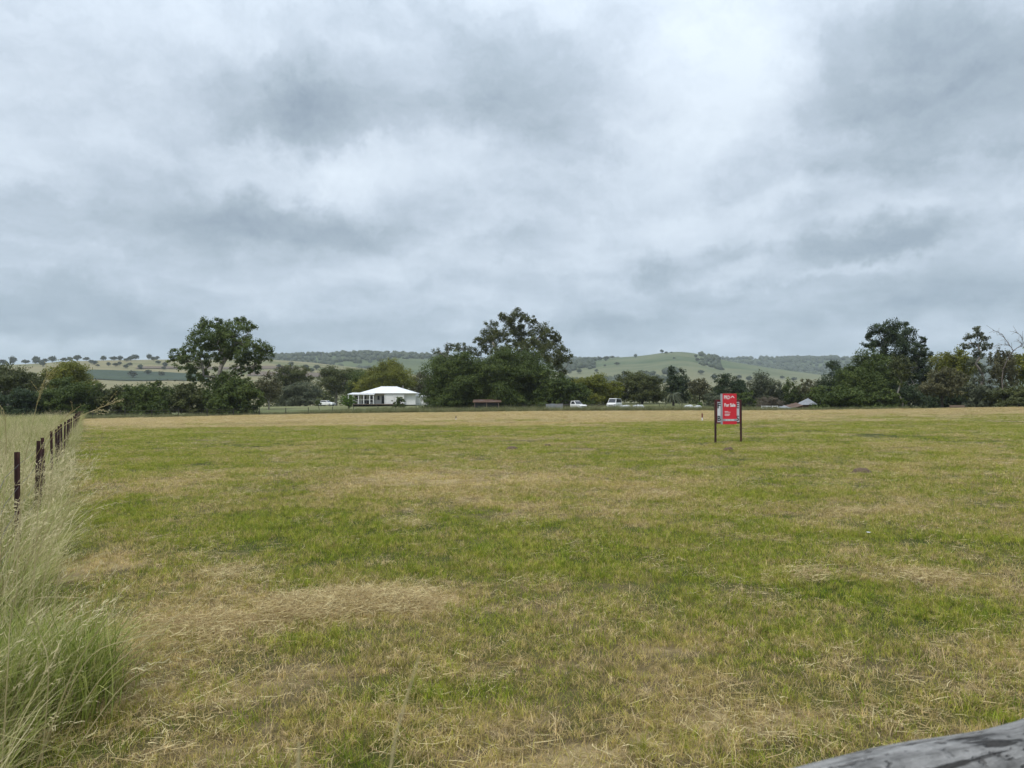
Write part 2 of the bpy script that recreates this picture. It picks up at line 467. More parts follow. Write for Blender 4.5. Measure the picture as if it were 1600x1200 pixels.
draped("crop_field", "dark green crop field low on the pasture hill", hillA, [(90, 592), (330, 597), (320, 586), (140, 578.5)], M_CROP)
draped("ploughed_field", "brown ploughed strip across the pasture hill", hillA, [(210, 577), (470, 577.5), (460, 574), (225, 573.5)], M_EARTH)
draped("ploughed_field", "brown ploughed strip low on the pasture hill by the big tree", hillA, [(385, 588), (520, 590), (520, 584), (390, 582)], M_EARTH)

# ------------------------------------------------------------------ trees
LEAF = {k: leaf_material(k + "_leaves", [(r * 1.22, g * 1.22, b * .95) for r, g, b in v], .32) for k, v in {
    "gum": [(.030, .048, .016), (.065, .092, .026), (.125, .155, .045)],
    "olive": [(.030, .036, .016), (.065, .075, .028), (.115, .125, .050)],
    "pepper": [(.028, .044, .012), (.058, .083, .021), (.108, .136, .035)],
    "yellow": [(.055, .066, .012), (.125, .135, .022), (.215, .205, .040)],
    "dark": [(.014, .026, .013), (.032, .050, .024), (.062, .085, .040)],
    "grey": [(.045, .054, .040), (.085, .098, .072), (.140, .150, .110)],
    "brown": [(.040, .040, .022), (.082, .080, .045), (.130, .120, .075)],
    "bright": [(.045, .080, .015), (.090, .150, .028), (.150, .220, .045)],
    "twig": [(.075, .062, .055), (.110, .092, .085), (.150, .130, .120)],
    "hill": [(.030, .040, .026), (.050, .062, .038), (.080, .095, .055)]}.items()}
BARK = {"pale": material("pale_bark", (.34, .31, .27), (.20, .175, .15), 3, .85, .4, (1, 1, .25)),
        "stick": material("dead_stick_bark", (.17, .14, .12), (.10, .085, .075), 4, .9),
        "dark": material("dark_bark", (.075, .06, .05), (.035, .028, .024), 5, .9, .5, (1, 1, .3))}


def tube_np(a, b, ra, rb, n=5):
    t = b - a; t = t / (np.linalg.norm(t) + 1e-9); q = np.array([0, 0, 1.]) if abs(t[2]) < .9 else np.array([1., 0, 0])
    u = np.cross(t, q); u /= np.linalg.norm(u); w = np.cross(t, u); an = np.arange(n) * 2 * math.pi / n
    ring = np.cos(an)[:, None] * u + np.sin(an)[:, None] * w
    return np.concatenate([a + ring * ra, b + ring * rb])


def skeleton(base, fork, targets, r0, rng, lean=0.0):
    nodes = [np.array(base, float)]; par = [-1]
    for k in range(1, 4):
        f = k / 3; nodes.append(base + (fork - base) * f + np.array([rng.randn(), rng.randn(), 0]) * .06 * np.linalg.norm(fork - base) * (k < 3)); par.append(len(nodes) - 2)
    start = 3
    order = np.argsort([np.linalg.norm(t - fork) for t in targets])
    tips = []
    for ti in order:
        t = targets[ti]; best, bi = 1e9, start
        for i in range(start, len(nodes)):
            c = np.linalg.norm(nodes[i] - t) + .25 * np.linalg.norm(nodes[i] - fork) + max(0, nodes[i][2] - t[2]) * .8
            if c < best: best, bi = c, i
        a = nodes[bi]; L = np.linalg.norm(t - a); last = bi; ns = 4
        bow = np.array([0, 0, 1.]) * L * .12 + rng.randn(3) * L * .07
        for k in range(1, ns + 1):
            f = k / ns; nodes.append(a + (t - a) * f + bow * math.sin(math.pi * f)); par.append(last); last = len(nodes) - 1
        tips.append(last)
    cnt = np.zeros(len(nodes)); cnt[tips] = 1
    for i in range(len(nodes) - 1, 0, -1): cnt[par[i]] += cnt[i]
    rad = r0 * (np.maximum(cnt, .3) / max(cnt[0], 1)) ** .6
    rad[0] *= 1.35
    return nodes, par, rad


def leaves(lobes, size, dens, rng, droop=0.0, core=.25, aspect=.5, sigma=.26):
    """lobes (n,6): centre + radii -> diamond leaf sprays"""
    Vs, Ts = [], []
    for L in lobes:
        c, r = L[:3], L[3:6]; rm = r.mean()
        n = int(dens * 4 * math.pi * rm * rm / (size * size * aspect * .5) * .8)
        K = max(8, int(15 * (rm / 1.6) ** 1.2)); n = max(n, K * 3)
        dirs = rng.randn(K, 3); dirs[:, 2] = dirs[:, 2] * .9 + .25; dirs /= np.linalg.norm(dirs, axis=1)[:, None]
        rho = np.where(rng.rand(K) < core, rng.uniform(.1, .5, K), rng.uniform(.6, .95, K))
        sc = dirs * rho[:, None]; stint = rng.rand(K); k = rng.randint(0, K, n)
        sp = sigma * rng.uniform(.6, 1.15, K)[k]
        g = rng.randn(n, 3); g /= np.linalg.norm(g, axis=1)[:, None]; g *= (rng.rand(n) ** .5)[:, None]
        loc = sc[k] + g * sp[:, None] * 1.7; p = c + loc * r
        outw = loc / (np.linalg.norm(loc, axis=1)[:, None] + 1e-6) * .4 + g * .6
        nrm = outw * .8 + rng.randn(n, 3) * .45 + np.array([0, 0, .35]); nrm /= np.linalg.norm(nrm, axis=1)[:, None]
        ax = rng.randn(n, 3); ax[:, 2] -= droop * 3; ax -= nrm * (ax * nrm).sum(1)[:, None]; ax /= np.linalg.norm(ax, axis=1)[:, None] + 1e-6
        bx = np.cross(nrm, ax); s = size * rng.uniform(.55, 1.25, n)[:, None]
        w = s * aspect * .5
        q = np.stack([p - ax * s * .5, p + bx * w + ax * s * .08, p + ax * s * .5, p - bx * w + ax * s * .08], 1)
        Vs.append(q.reshape(-1, 3)); Ts.append(np.repeat(np.clip(.22 * rng.rand() + .34 * stint[k] + .44 * rng.rand(n), 0, 1), 4))
    V = np.concatenate(Vs); return V, np.arange(len(V)).reshape(-1, 4), np.concatenate(Ts)


def auto_lobes(W, H, cb, N, rng, flat=.9, fat=.40):
    """lobes in local coordinates, base at the origin"""
    zb = cb * H; rx, ry, rz = W / 2, W / 2 * flat, (H - zb) / 2; zc = zb + rz; out = []
    i = np.arange(N) + .5; ph = np.arccos(1 - 2 * i / N); th = math.pi * (1 + 5 ** .5) * i + rng.rand() * 6
    d = np.stack([np.sin(ph) * np.cos(th), np.sin(ph) * np.sin(th), np.cos(ph)], 1)
    d += rng.randn(N, 3) * .16
    for k in range(N):
        f = fat * rng.uniform(.75, 1.2); pos = d[k] * (1 - f) * rng.uniform(.88, 1.08)
        if cb < .08 and pos[2] < 0: pos[:2] *= 1.18
        out.append([pos[0] * rx, pos[1] * ry, zc + pos[2] * rz, f * rx, f * ry, f * rz * 1.02])
    out.append([0, 0, zc, rx * .5, ry * .5, rz * .5])
    if cb < .1:                                        # skirts of foliage down to the grass
        for k in range(7):
            a = k * .9 + rng.rand(); f = rng.uniform(.30, .42); out.append([math.cos(a) * rx * .66, math.sin(a) * ry * .66, zb + H * .13, f * rx, f * ry, H * .17])
    return np.array(out)


def make_tree(name, label, base, lobes, leaf, bark, rng, size=.5, dens=1.0, droop=0., fork=None, r0=.35, cat="tree", group=None, core=.25, aspect=.5, sigma=.26):
    """lobes local to the base; the thing is an Empty at the foot of the trunk"""
    t = tag(empty(name, base), label, cat, group)
    zmin, zmax = (lobes[:, 2] - lobes[:, 5]).min(), (lobes[:, 2] + lobes[:, 5]).max()
    if fork is None: fork = np.array([lobes[:, 0].mean() * .4, 0, max(.12 * zmax, zmin + .12 * (zmax - zmin))])
    nodes, par, rad = skeleton(np.array([0, 0, -.25]), np.array(fork, float), [L[:3] for L in lobes], r0, rng)
    V, F = [], []
    for i in range(1, len(nodes)):
        v = tube_np(nodes[par[i]], nodes[i], rad[par[i]] if par[i] < 4 else rad[i] * 1.12, rad[i]); o = len(V) * 10; V.append(v)
        F += [(o + k, o + (k + 1) % 5, o + 5 + (k + 1) % 5, o + 5 + k) for k in range(5)]
    link("trunk", npmesh("trunk", np.concatenate(V), np.array(F), smooth=True), BARK[bark], t)
    if dens > 0:
        V, F, T = leaves(lobes, size, dens, rng, droop, core, aspect, sigma)
        V[:, 2] = np.maximum(V[:, 2], .03)
        link("crown", npmesh("crown", V, F, T), LEAF[leaf], t)
    return t


def px_tree(name, label, basepx, Y, circles, leaf, bark, seed, forkpx=None, depth=.5, **kw):
    """crown pads given as photo circles (px, py, r); the tree stands on the ground at depth Y"""
    rng = np.random.RandomState(seed); b = onground(basepx, Y); k = Y / FPX
    cx = np.array([c[0] for c in circles]); W = (cx.max() - cx.min() + 20) * k; mid = cx.mean(); out = []
    for (px, py, r) in circles:
        off = rng.uniform(-1, 1) * depth * W * .5 * math.sqrt(max(.1, 1 - ((px - mid) * k / (W * .55)) ** 2))
        p = P(px, py, Y + off) - b
        out.append([p.x, p.y, p.z, r * k * 1.15, r * k * rng.uniform(1, 1.3), r * k * 1.0])
    f = None
    if forkpx: q = P(forkpx[0], forkpx[1], Y) - b; f = (q.x, 0, q.z)
    return make_tree(name, label, b, np.array(out), leaf, bark, rng, fork=f, **kw)


def box_tree(name, label, x0, x1, ytop, Y, leaf, bark, seed, cb=.22, N=11, flat=.9, fat=.42, **kw):
    """a tree of the width and top that the photograph shows, standing on the ground at depth Y"""
    rng = np.random.RandomState(seed); b = onground((x0 + x1) / 2, Y); W = (x1 - x0) * 1.1 * Y / FPX; H = P(800, ytop, Y).z - b.z
    kw.setdefault("r0", max(.1, min(.4, W * .022)))
    return make_tree(name, label, b, auto_lobes(W, H, cb, N, rng, flat, fat), leaf, bark, rng, **kw)


T1 = [(316, 510, 15), (334, 506, 12), (379, 507, 14), (392, 517, 11), (363, 523, 20), (329, 526, 18), (306, 534, 17), (351, 538, 17), (382, 541, 20), (405, 547, 17), (415, 557, 11),
      (390, 559, 16), (279, 557, 13), (288, 567, 16), (311, 557, 15), (303, 579, 15), (325, 572, 14), (376, 570, 11), (383, 581, 10), (268, 563, 7), (318, 588, 11), (402, 566, 10), (345, 515, 14), (368, 552, 15), (346, 548, 10), (362, 585, 12), (342, 590, 12), (396, 577, 11), (302, 592, 10), (330, 598, 11), (296, 548, 11), (345, 528, 14), (420, 550, 7), (372, 535, 14), (338, 556, 12), (352, 562, 11), (332, 545, 12), (340, 536, 13), (360, 545, 12), (322, 540, 12)]
px_tree("gum_tree", "tall spreading gum tree with pale forked limbs on the fence line beyond the paddock", 356, 136, T1, "gum", "pale", 3, (352, 604), size=.36, dens=1.05, r0=.55, sigma=.22)
C2 = [(806, 494, 13), (787, 499, 12), (824, 500, 12), (767, 510, 11), (800, 512, 18), (836, 503, 6), (816, 520, 16), (761, 525, 14), (777, 520, 13), (751, 536, 11), (770, 536, 13), (847, 520, 17),
      (860, 520, 11), (839, 536, 18), (861, 539, 17), (878, 552, 13), (890, 561, 9), (855, 559, 19), (822, 549, 15), (829, 562, 15), (871, 568, 13), (878, 583, 9), (806, 540, 11), (790, 560, 18), (835, 590, 22), (800, 585, 22), (785, 546, 13), (776, 552, 12), (790, 530, 12), (848, 545, 15), (815, 535, 13), (760, 548, 11), (868, 530, 9)]
px_tree("river_gum_tree", "tallest dark olive gum tree rising behind the leafy pepper trees", 815, 178, C2, "olive", "pale", 5, (812, 575), size=.42, dens=1.0, r0=.7, sigma=.22)
C2b = [(684, 551, 8), (701, 544, 10), (714, 544, 9), (728, 547, 11), (741, 553, 11), (694, 556, 8), (720, 565, 14)]
px_tree("gum_tree", "small open topped grey gum tree between the house and the tall dark gum", 716, 180, C2b, "grey", "pale", 8, (716, 580), size=.48, dens=.85, r0=.3)
R2 = [(1390, 512, 13), (1404, 511, 13), (1372, 519, 13), (1356, 526, 9), (1420, 519, 12), (1390, 530, 20), (1414, 533, 18), (1357, 539, 10), (1372, 541, 13), (1439, 532, 8), (1441, 544, 10), (1399, 551, 20),
      (1428, 551, 17), (1445, 556, 11), (1380, 556, 15), (1418, 568, 19), (1439, 572, 15), (1425, 589, 19), (1441, 593, 16), (1432, 608, 17), (1400, 580, 18), (1395, 602, 16)]
px_tree("gum_tree", "big dark round headed gum tree above the bushes by the old tin shed", 1412, 148, R2, "dark", "pale", 12, (1405, 590), size=.36, dens=1.15, r0=.5, sigma=.23)
R5 = [(1526, 519, 9), (1515, 528, 9), (1536, 528, 9), (1511, 539, 8), (1528, 540, 12), (1543, 541, 7), (1533, 556, 11), (1521, 566, 12), (1538, 580, 13), (1522, 595, 12), (1540, 605, 12)]
px_tree("gum_tree", "slim grey leaved gum tree with a tufted top beside the bare dead branches", 1535, 130, R5, "grey", "pale", 14, (1534, 598), size=.38, dens=1.0, r0=.25)

trees = [
    # name, label, x0, x1, ytop, Y, leaf, bark, options
    ("gum_tree", "dark brown green gum with pale stems behind the tall straw grass", -40, 66, 567, 138, "olive", "pale", dict(cb=.3, dens=1.1)),
    ("gum_tree", "yellow green domed tree rising behind soft bushes near the fence corner", 62, 152, 563, 150, "yellow", "dark", dict(cb=.2, dens=1.2)),
    ("leafy_bush", "soft dark green bush spreading below the yellow green domed tree", 62, 156, 590, 128, "pepper", "dark", dict(cb=0, dens=1.2, droop=.4)),
    ("leafy_bush", "low grey green bush at the fence corner", -30, 70, 604, 124, "dark", "dark", dict(cb=0, N=12)),
    ("leafy_bush", "rounded olive bush first beside the soft dark green bush", 145, 212, 597, 130, "olive", "dark", dict(cb=0)),
    ("leafy_bush", "wide mid green acacia bush in the middle of the hedge", 196, 272, 592, 126, "pepper", "dark", dict(cb=0, droop=.3, N=13)),
    ("leafy_bush", "olive bush of the hedge under the spreading gum's outer limb", 258, 332, 598, 127, "olive", "dark", dict(cb=0)),
    ("leafy_bush", "low lush green bush at the foot of the hedge", 218, 262, 622, 121, "pepper", "dark", dict(cb=0, N=8)),
    ("leafy_bush", "deep green bush wrapped round the spreading gum's trunk", 322, 406, 584, 126, "pepper", "dark", dict(cb=0, N=14, dens=1.3)),
    ("leafy_bush", "small bright edged bush in front of the spreading gum", 324, 360, 618, 121, "pepper", "dark", dict(cb=0, N=8)),
    ("scrub_tree", "thin brownish tree just beyond the deep green bush", 394, 446, 583, 165, "brown", "pale", dict(cb=.15, dens=.8)),
    ("gum_tree", "yellowish topped gum beside the open lawn", 424, 490, 566, 215, "olive", "pale", dict(cb=.3, dens=.9)),
    ("weeping_tree", "grey green weeping tree at the lawn's far side", 432, 506, 592, 205, "grey", "dark", dict(cb=0, dens=1.0, droop=.8)),
    ("gum_tree", "open olive gum standing behind the parked white car", 488, 562, 570, 230, "olive", "pale", dict(cb=.25, dens=.85)),
    ("gum_tree", "dark tree close behind the verandah end of the white house", 540, 598, 572, 225, "gum", "dark", dict(cb=.1)),
    ("round_tree", "dense yellow green tree behind the white house roof", 562, 645, 562, 212, "yellow", "dark", dict(cb=.1, dens=1.3, N=14)),
    ("scrub_tree", "thin grey tree between the white house and pepper trees", 634, 690, 578, 220, "brown", "pale", dict(cb=.1, dens=.7)),
    ("pepper_tree", "broad drooping pepper tree next to the white house", 658, 768, 549, 150, "pepper", "dark", dict(cb=0, N=18, dens=1.3, droop=.8, size=.36)),
    ("pepper_tree", "tall soft green pepper tree under the tallest gum", 742, 862, 545, 152, "pepper", "dark", dict(cb=0, N=18, dens=1.35, droop=.8, size=.36)),
    ("pepper_tree", "shorter pepper tree with a dim skirt above the grey fence sheets", 832, 896, 574, 148, "pepper", "dark", dict(cb=.05, N=13, dens=1.2, droop=.7)),
    ("leafy_bush", "rounded bright green bush right behind the white utility truck", 872, 924, 594, 152, "pepper", "dark", dict(cb=.03, N=11, dens=1.2)),
    ("round_tree", "rounded pale flowering tree behind the white utility truck", 892, 966, 583, 170, "yellow", "dark", dict(cb=.04, N=14, dens=1.2)),
    ("gum_tree", "olive tree behind the low white covered heaps", 964, 1042, 578, 178, "olive", "dark", dict(cb=.05, N=13, dens=1.1)),
    ("dark_tree", "upright dark tree directly behind the palm", 1036, 1078, 573, 182, "dark", "dark", dict(cb=.08, dens=1.2)),
    ("scrub_tree", "brown leaved tree between the palm and the sale sign", 1074, 1112, 586, 172, "brown", "dark", dict(cb=.1)),
    ("dark_tree", "very dark round tree rising behind the sale sign", 1116, 1168, 583, 170, "dark", "dark", dict(cb=.05, N=13, dens=1.3)),
    ("leafy_bush", "low grey leaved bush behind the sale sign", 1100, 1150, 606, 160, "grey", "dark", dict(cb=0, N=9)),
    ("leafy_bush", "deep green bush next to the sale sign's far post", 1140, 1184, 608, 158, "pepper", "dark", dict(cb=0, N=9)),
    ("weeping_tree", "soft green weeping tree above the bare twiggy bush", 1166, 1222, 583, 172, "grey", "dark", dict(cb=.05, droop=.8, dens=1.2)),
    ("leafy_bush", "mid green tree between the weeping tree and the tin shed", 1214, 1256, 592, 172, "pepper", "dark", dict(cb=.03)),
    ("scrub_tree", "pale olive tree behind the old tin shed", 1248, 1300, 588, 168, "brown", "dark", dict(cb=.05)),
    ("leafy_tree", "dark green tree leaning over the old tin shed", 1282, 1345, 562, 160, "dark", "dark", dict(cb=.1, dens=1.2)),
    ("pepper_tree", "big soft green bush right of the old tin shed", 1304, 1408, 549, 138, "pepper", "dark", dict(cb=0, N=17, dens=1.35, droop=.4, size=.36)),
    ("leafy_bush", "low green bush hugging the crest beside the tin shed", 1268, 1352, 597, 130, "pepper", "dark", dict(cb=0, N=12, dens=1.2)),
    ("leafy_bush", "bright edged bush at the foot of the dark round headed gum", 1355, 1416, 606, 127, "pepper", "dark", dict(cb=0, N=10, dens=1.2)),
    ("gum_tree", "slender pale stemmed gum sapling in front of the dark round headed gum", 1388, 1428, 550, 126, "olive", "pale", dict(cb=.4, dens=.75, r0=.14)),
    ("round_tree", "yellow green domed tree behind the drooping she oak", 1450, 1526, 537, 145, "yellow", "dark", dict(cb=.15, N=14, dens=1.2)),
    ("she_oak_tree", "drooping olive she oak with a straight black trunk", 1436, 1508, 573, 122, "brown", "dark", dict(cb=.14, N=14, dens=1.0, droop=.9, r0=.22)),
    ("leafy_bush", "shadowy undergrowth bush between the she oak and the dark gum", 1380, 1450, 600, 134, "dark", "dark", dict(cb=0, N=8)),
    ("leafy_bush", "grey leaved undergrowth beneath the slim grey gum", 1500, 1552, 592, 125, "grey", "dark", dict(cb=0, N=10)),
    ("scrub_tree", "brown leaved scrub tree with bare sticks poking out above it", 1544, 1590, 536, 124, "brown", "pale", dict(cb=.15, dens=.75)),
    ("gum_tree", "yellowish gum beyond the bare sticks at the wood's edge", 1580, 1660, 540, 128, "yellow", "pale", dict(cb=.2)),
    ("leafy_bush", "dim olive undergrowth below the bare sticks", 1545, 1640, 600, 120, "olive", "dark", dict(cb=0, N=11)),
    ("leafy_bush", "dark undergrowth bush behind the she oak trunk", 1450, 1510, 606, 134, "dark", "dark", dict(cb=0, N=10)),
    # in front of the house
    ("round_shrub", "small bright green shrub at the verandah corner of the house", 533, 557, 617, 158, "bright", "dark", dict(cb=.12, N=9, size=.3, r0=.08)),
    ("round_shrub", "dark garden shrub in front of the white house wall", 613, 635, 619, 168, "pepper", "dark", dict(cb=.02, N=9, size=.32, r0=.08)),
    ("sapling", "tiny young tree alone on the lawn near the white car", 492, 504, 624, 160, "pepper", "dark", dict(cb=.3, N=6, size=.25, r0=.05)),
    ("bare_bush", "bare pinkish grey twiggy bush beside the tin shed", 1180, 1226, 618, 148, "twig", "dark", dict(cb=0, N=10, dens=.9, aspect=.14, size=.7)),
    ("round_shrub", "lime green shrub near the palm", 1089, 1098, 628, 160, "bright", "dark", dict(cb=0, N=6, size=.25, r0=.05)),
]
for i, (nm, lab, x0, x1, yt, Y, lf, bk, kw) in enumerate(trees):
    kw = dict(kw); kw.setdefault("size", .40)
    box_tree(nm, lab, x0, x1, yt, Y, lf, bk, 100 + i, **kw)


def bare_tree():
    rng = np.random.RandomState(77); b = onground(1566, 121); k = 121 / FPX
    tips = [(1560, 516), (1566, 522), (1574, 527), (1580, 520), (1590, 530), (1597, 532), (1553, 540), (1604, 545), (1570, 540), (1584, 548)]
    tg = [np.array(P(x, y, 121) - b) + np.array([0, rng.uniform(-1.5, 1.5), 0]) for x, y in tips]
    t = tag(empty("dead_tree", b), "leafless dead tree with thin upright sticks above the scrub", "tree")
    V, F = [], []
    nodes, par, rad = skeleton(np.array([0, 0, -.25]), np.array([.1, 0, 2.6]), tg, .075, rng)
    nodes2 = list(nodes); par2 = list(par); rad2 = list(np.maximum(rad, .022))
    for i in range(5, len(nodes)):
        for _ in range(2):
            d = nodes[i] - nodes[par[i]]; d = d / np.linalg.norm(d) + rng.randn(3) * .5; nodes2.append(nodes[i] + d * rng.uniform(.4, 1.1)); par2.append(i); rad2.append(.016)
    for i in range(1, len(nodes2)):
        v = tube_np(nodes2[par2[i]], nodes2[i], min(rad2[par2[i]], rad2[i] * 1.5), rad2[i]); o = len(V) * 10; V.append(v)
        F += [(o + q, o + (q + 1) % 5, o + 5 + (q + 1) % 5, o + 5 + q) for q in range(5)]
    link("trunk", npmesh("trunk", np.concatenate(V), np.array(F), smooth=True), BARK["stick"], t)
bare_tree()


def palm():
    rng = np.random.RandomState(5); b = onground(1052, 162); t = tag(empty("palm_tree", b), "short palm with drooping dry grey fronds before the dark tree", "tree")
    h = P(1052, 617, 162).z - b.z
    MB().tube([(0, 0, -.2), (.05, 0, h * .5), (0, 0, h)], [.28, .22, .25], 8).build("trunk", BARK["dark"], t, True)
    for k in range(22):
        a = k * 2.4; el = rng.uniform(-.1, 1.2); L = rng.uniform(2.2, 3.0); V, F = [], []
        for i in range(12):
            s = i / 11; x = L * s * math.cos(el * (1 - .6 * s)); z = h + L * (s * math.sin(el) - 1.0 * s * s)
            c = np.array([math.cos(a) * x, math.sin(a) * x, z]); sd_ = np.array([-math.sin(a), math.cos(a), 0]); l = .55 * math.sin(math.pi * (.1 + .88 * s))
            fw = np.array([math.cos(a), math.sin(a), -.4]) * .12; o = len(V)
            V += [c - sd_ * .02, c + sd_ * .02, c - sd_ * l + fw - np.array([0, 0, .35 * l]), c + sd_ * l + fw - np.array([0, 0, .35 * l])]
            if i: F += [(o - 4, o - 3, o + 1), (o - 4, o + 1, o), (o - 4, o, o - 2), (o - 3, o + 1, o - 1)]
        V, F = V[:-2], F
        link("frond", npmesh("frond", np.array(V), np.array(F), np.full(len(V), rng.rand())), LEAF["grey"], t)
palm()


# ---- trees on the far hills: one small tree copied, then the woods that read as one mass
def small_tree_mesh(seed, Wd, Ht, size, dens):
    rng = np.random.RandomState(seed); lob = auto_lobes(Wd, Ht, .14, 7, rng, 1, .58)
    V, F, T = leaves(lob, size, dens, rng, 0, .3, .8, .3)
    tv = tube_np(np.array([0, 0, -1.]), np.array([0, 0, Ht * .55]), .5, .3, 4); tf = np.array([(k, (k + 1) % 4, 4 + (k + 1) % 4, 4 + k) for k in range(4)])
    n = len(V); me = npmesh("paddock_tree", np.concatenate([V, tv]), np.concatenate([F, tf + n]), np.concatenate([T, np.zeros(8)]), midx=np.r_[np.zeros(len(F)), np.ones(4)])
    me.materials.append(LEAF["hill"]); me.materials.append(BARK["dark"]); return me


SMALL = [small_tree_mesh(40 + i, 11 + 2 * (i % 3), 9 + (i % 2) * 2, 1.9, 1.1) for i in range(5)]
HT = {("A", "small dark tree dotted about the pale tan pasture hill", "trees dotted on the pasture hill"):
      [(148, 568, 8), (143, 567, 7), (153, 571, 5), (170, 570, 5), (181, 571, 8), (187, 569, 6), (197, 574, 7), (203, 570, 8), (219, 575, 7), (232, 584, 9), (207, 589, 12), (252, 586, 9), (247, 567, 7), (258, 572, 7), (256, 576, 6),
       (205, 562, 9), (211, 561, 10), (198, 563, 8), (233, 560, 7), (240, 562, 8), (246, 558, 6), (162, 562, 8), (178, 562, 10), (188, 562, 7), (135, 562, 8), (121, 562, 10), (109, 560, 7), (100, 561, 9), (82, 560, 9), (70, 559, 8), (56, 561, 10), (58, 567, 10), (40, 565, 9), (20, 566, 9), (5, 567, 9), (67, 571, 8), (300, 563, 6), (436, 572, 7), (455, 571, 8), (478, 574, 9), (495, 576, 10), (487, 580, 8), (520, 579, 9), (445, 582, 8), (470, 588, 8)],
      ("C", "small dark tree standing on the smooth green hill", "trees dotted on the green hill"):
      [(1034, 550, 6), (1041, 551, 5), (1049, 550, 4), (993, 557, 5), (957, 558, 6), (947, 562, 10), (937, 562, 7), (926, 562, 7), (915, 563, 6), (964, 569, 8), (932, 580, 6), (945, 571, 4), (1053, 559, 4), (1087, 557, 5), (1090, 563, 7), (1104, 562, 7), (1112, 564, 8), (1095, 583, 9), (1010, 586, 8), (985, 588, 9), (975, 584, 8), (905, 582, 8), (890, 582, 7), (1000, 584, 6), (1130, 577, 4), (1116, 592, 10), (1155, 590, 8), (1190, 590, 8), (1170, 594, 9), (1222, 590, 7), (1240, 594, 9)]}
hn = 0
for (hk, lab, grp), lst in HT.items():
    h = hillA if hk == "A" else hillC
    for (px, py, w) in lst:
        p = hill_at(h, px, py + 2); me = SMALL[hn % 5]
        s = w * math.hypot(p.x, p.y) / FPX / (me.vertices and (11 + 2 * ((hn % 5) % 3))); s *= 1.15
        o = link("paddock_tree", me); o.location = p; o.scale = (s, s, s * rs.uniform(.8, 1.1)); o.rotation_euler = (0, 0, rs.rand() * 6)
        if hk == "A":
            lab = "small dark tree on the skyline crest of the pale pasture hill" if py < 564.5 else "small dark tree standing in or beside the dark crop field" if py > 580 and px < 300 else \
                  "small dark tree on the hill slope beyond the open lawn" if px > 400 else "small dark tree dotted on the tan slope above the crop field"
        else:
            lab = "tiny tree on the flat knoll of the smooth green hill" if 1030 < px < 1052 and py < 552 else "small tree on the long shoulder of the smooth green hill" if px < 1000 and py < 575 else \
                  "small dark tree by the shaded gully of the smooth green hill" if 1080 < px < 1115 and py < 570 else "small dark tree low on the foot of the smooth green hill"
        tag(o, lab, "tree", grp); hn += 1


def wood(name, label, h, spots, n, size, seed):
    """a far wood that reads as one mass: many small crumpled crowns joined"""
    rng = np.random.RandomState(seed); Vs, Fs, Ts = [], [], []; o = 0
    ph = np.array([.35, 1.0, 1.7, 2.5]); base = [(0, 0, 1.)]
    for p in ph: base += [(math.sin(p) * math.cos(a), math.sin(p) * math.sin(a), math.cos(p)) for a in np.arange(6) * math.pi / 3]
    base = np.array(base); tri = [(0, 1 + k, 1 + (k + 1) % 6) for k in range(6)]
    for r_ in range(3):
        for k in range(6):
            a, b = 1 + r_ * 6 + k, 1 + r_ * 6 + (k + 1) % 6; tri += [(a, a + 6, b + 6), (a, b + 6, b)]
    tri = np.array(tri); done = 0
    for (a0, a1, rf0, rf1, k, thr) in spots:
        made = 0; tries = 0
        while made < k and tries < k * 20:
            tries += 1
            az = math.atan(ray(rng.uniform(a0, a1), 600)[0]); r = h.rc * rng.uniform(rf0, rf1); x, y = math.sin(az) * r, math.cos(az) * r
            if float(fbm(x, y, 1 / 260., seed + 3, 3)) < thr: continue
            s = size * rng.uniform(.6, 1.3); z = float(h.z(x, y))
            v = base * (1 + rng.uniform(-.28, .28, (len(base), 1))) * np.array([s, s, s * .75]) + np.array([x, y, z + s * .45])
            Vs.append(v); Fs.append(tri + o); o += len(v); Ts.append(np.clip(rng.rand() * .5 + rng.rand(len(v)) * .5, 0, 1)); made += 1
    tag(link(name, npmesh(name, np.concatenate(Vs), np.concatenate(Fs), np.concatenate(Ts)), LEAF["hill"]), label, "wood", kind="stuff")


wood("ridge_wood", "scattered bushland covering the ridge behind the white house", hillB, [(330, 760, .985, 1.01, 160, 0), (330, 760, .8, .99, 420, .5), (350, 720, .6, .82, 160, .54)], 0, 8.5, 1)
wood("hill_wood", "patch of bushland on the shoulder of the green hill", hillC, [(870, 930, .82, .97, 90, 0), (1096, 1125, .8, .97, 50, .4), (880, 1330, .58, .72, 130, .52)], 0, 7.5, 2)
wood("far_wood", "blue green forest covering the far long ridge", hillD, [(760, 1700, .99, 1.01, 300, 0), (1120, 1560, .72, .99, 1300, .42), (760, 1000, .8, .99, 200, .45), (1500, 2300, .75, 1.0, 400, .42)], 0, 10.5, 3)
def scrub():
    rng = np.random.RandomState(61); lob = []
    for px in np.arange(-260, 1900, 13.):
        Y = rng.uniform(235, 300); p = onground(px + rng.uniform(-8, 8), Y); hgt = max(1.5, (rng.uniform(600, 612) and (HOR - rng.uniform(596, 610)) * Y / FPX + 1.6 - p.z)); r = rng.uniform(2.4, 4.2)
        lob.append([p.x, p.y, p.z + hgt * .45, r, r, hgt * .55])
    V, F, T = leaves(np.array(lob), .85, .8, rng, .2, .25, .6, .3)
    tag(link("scrub_belt", npmesh("scrub_belt", V, F, T), LEAF["olive"]), "belt of dim scrub behind the nearer trees", "scrub", kind="stuff")
scrub()
wood("valley_wood", "line of trees along the foot of the pasture hill", hillA, [(-300, 900, .42, .55, 260, .5)], 0, 5.0, 6)

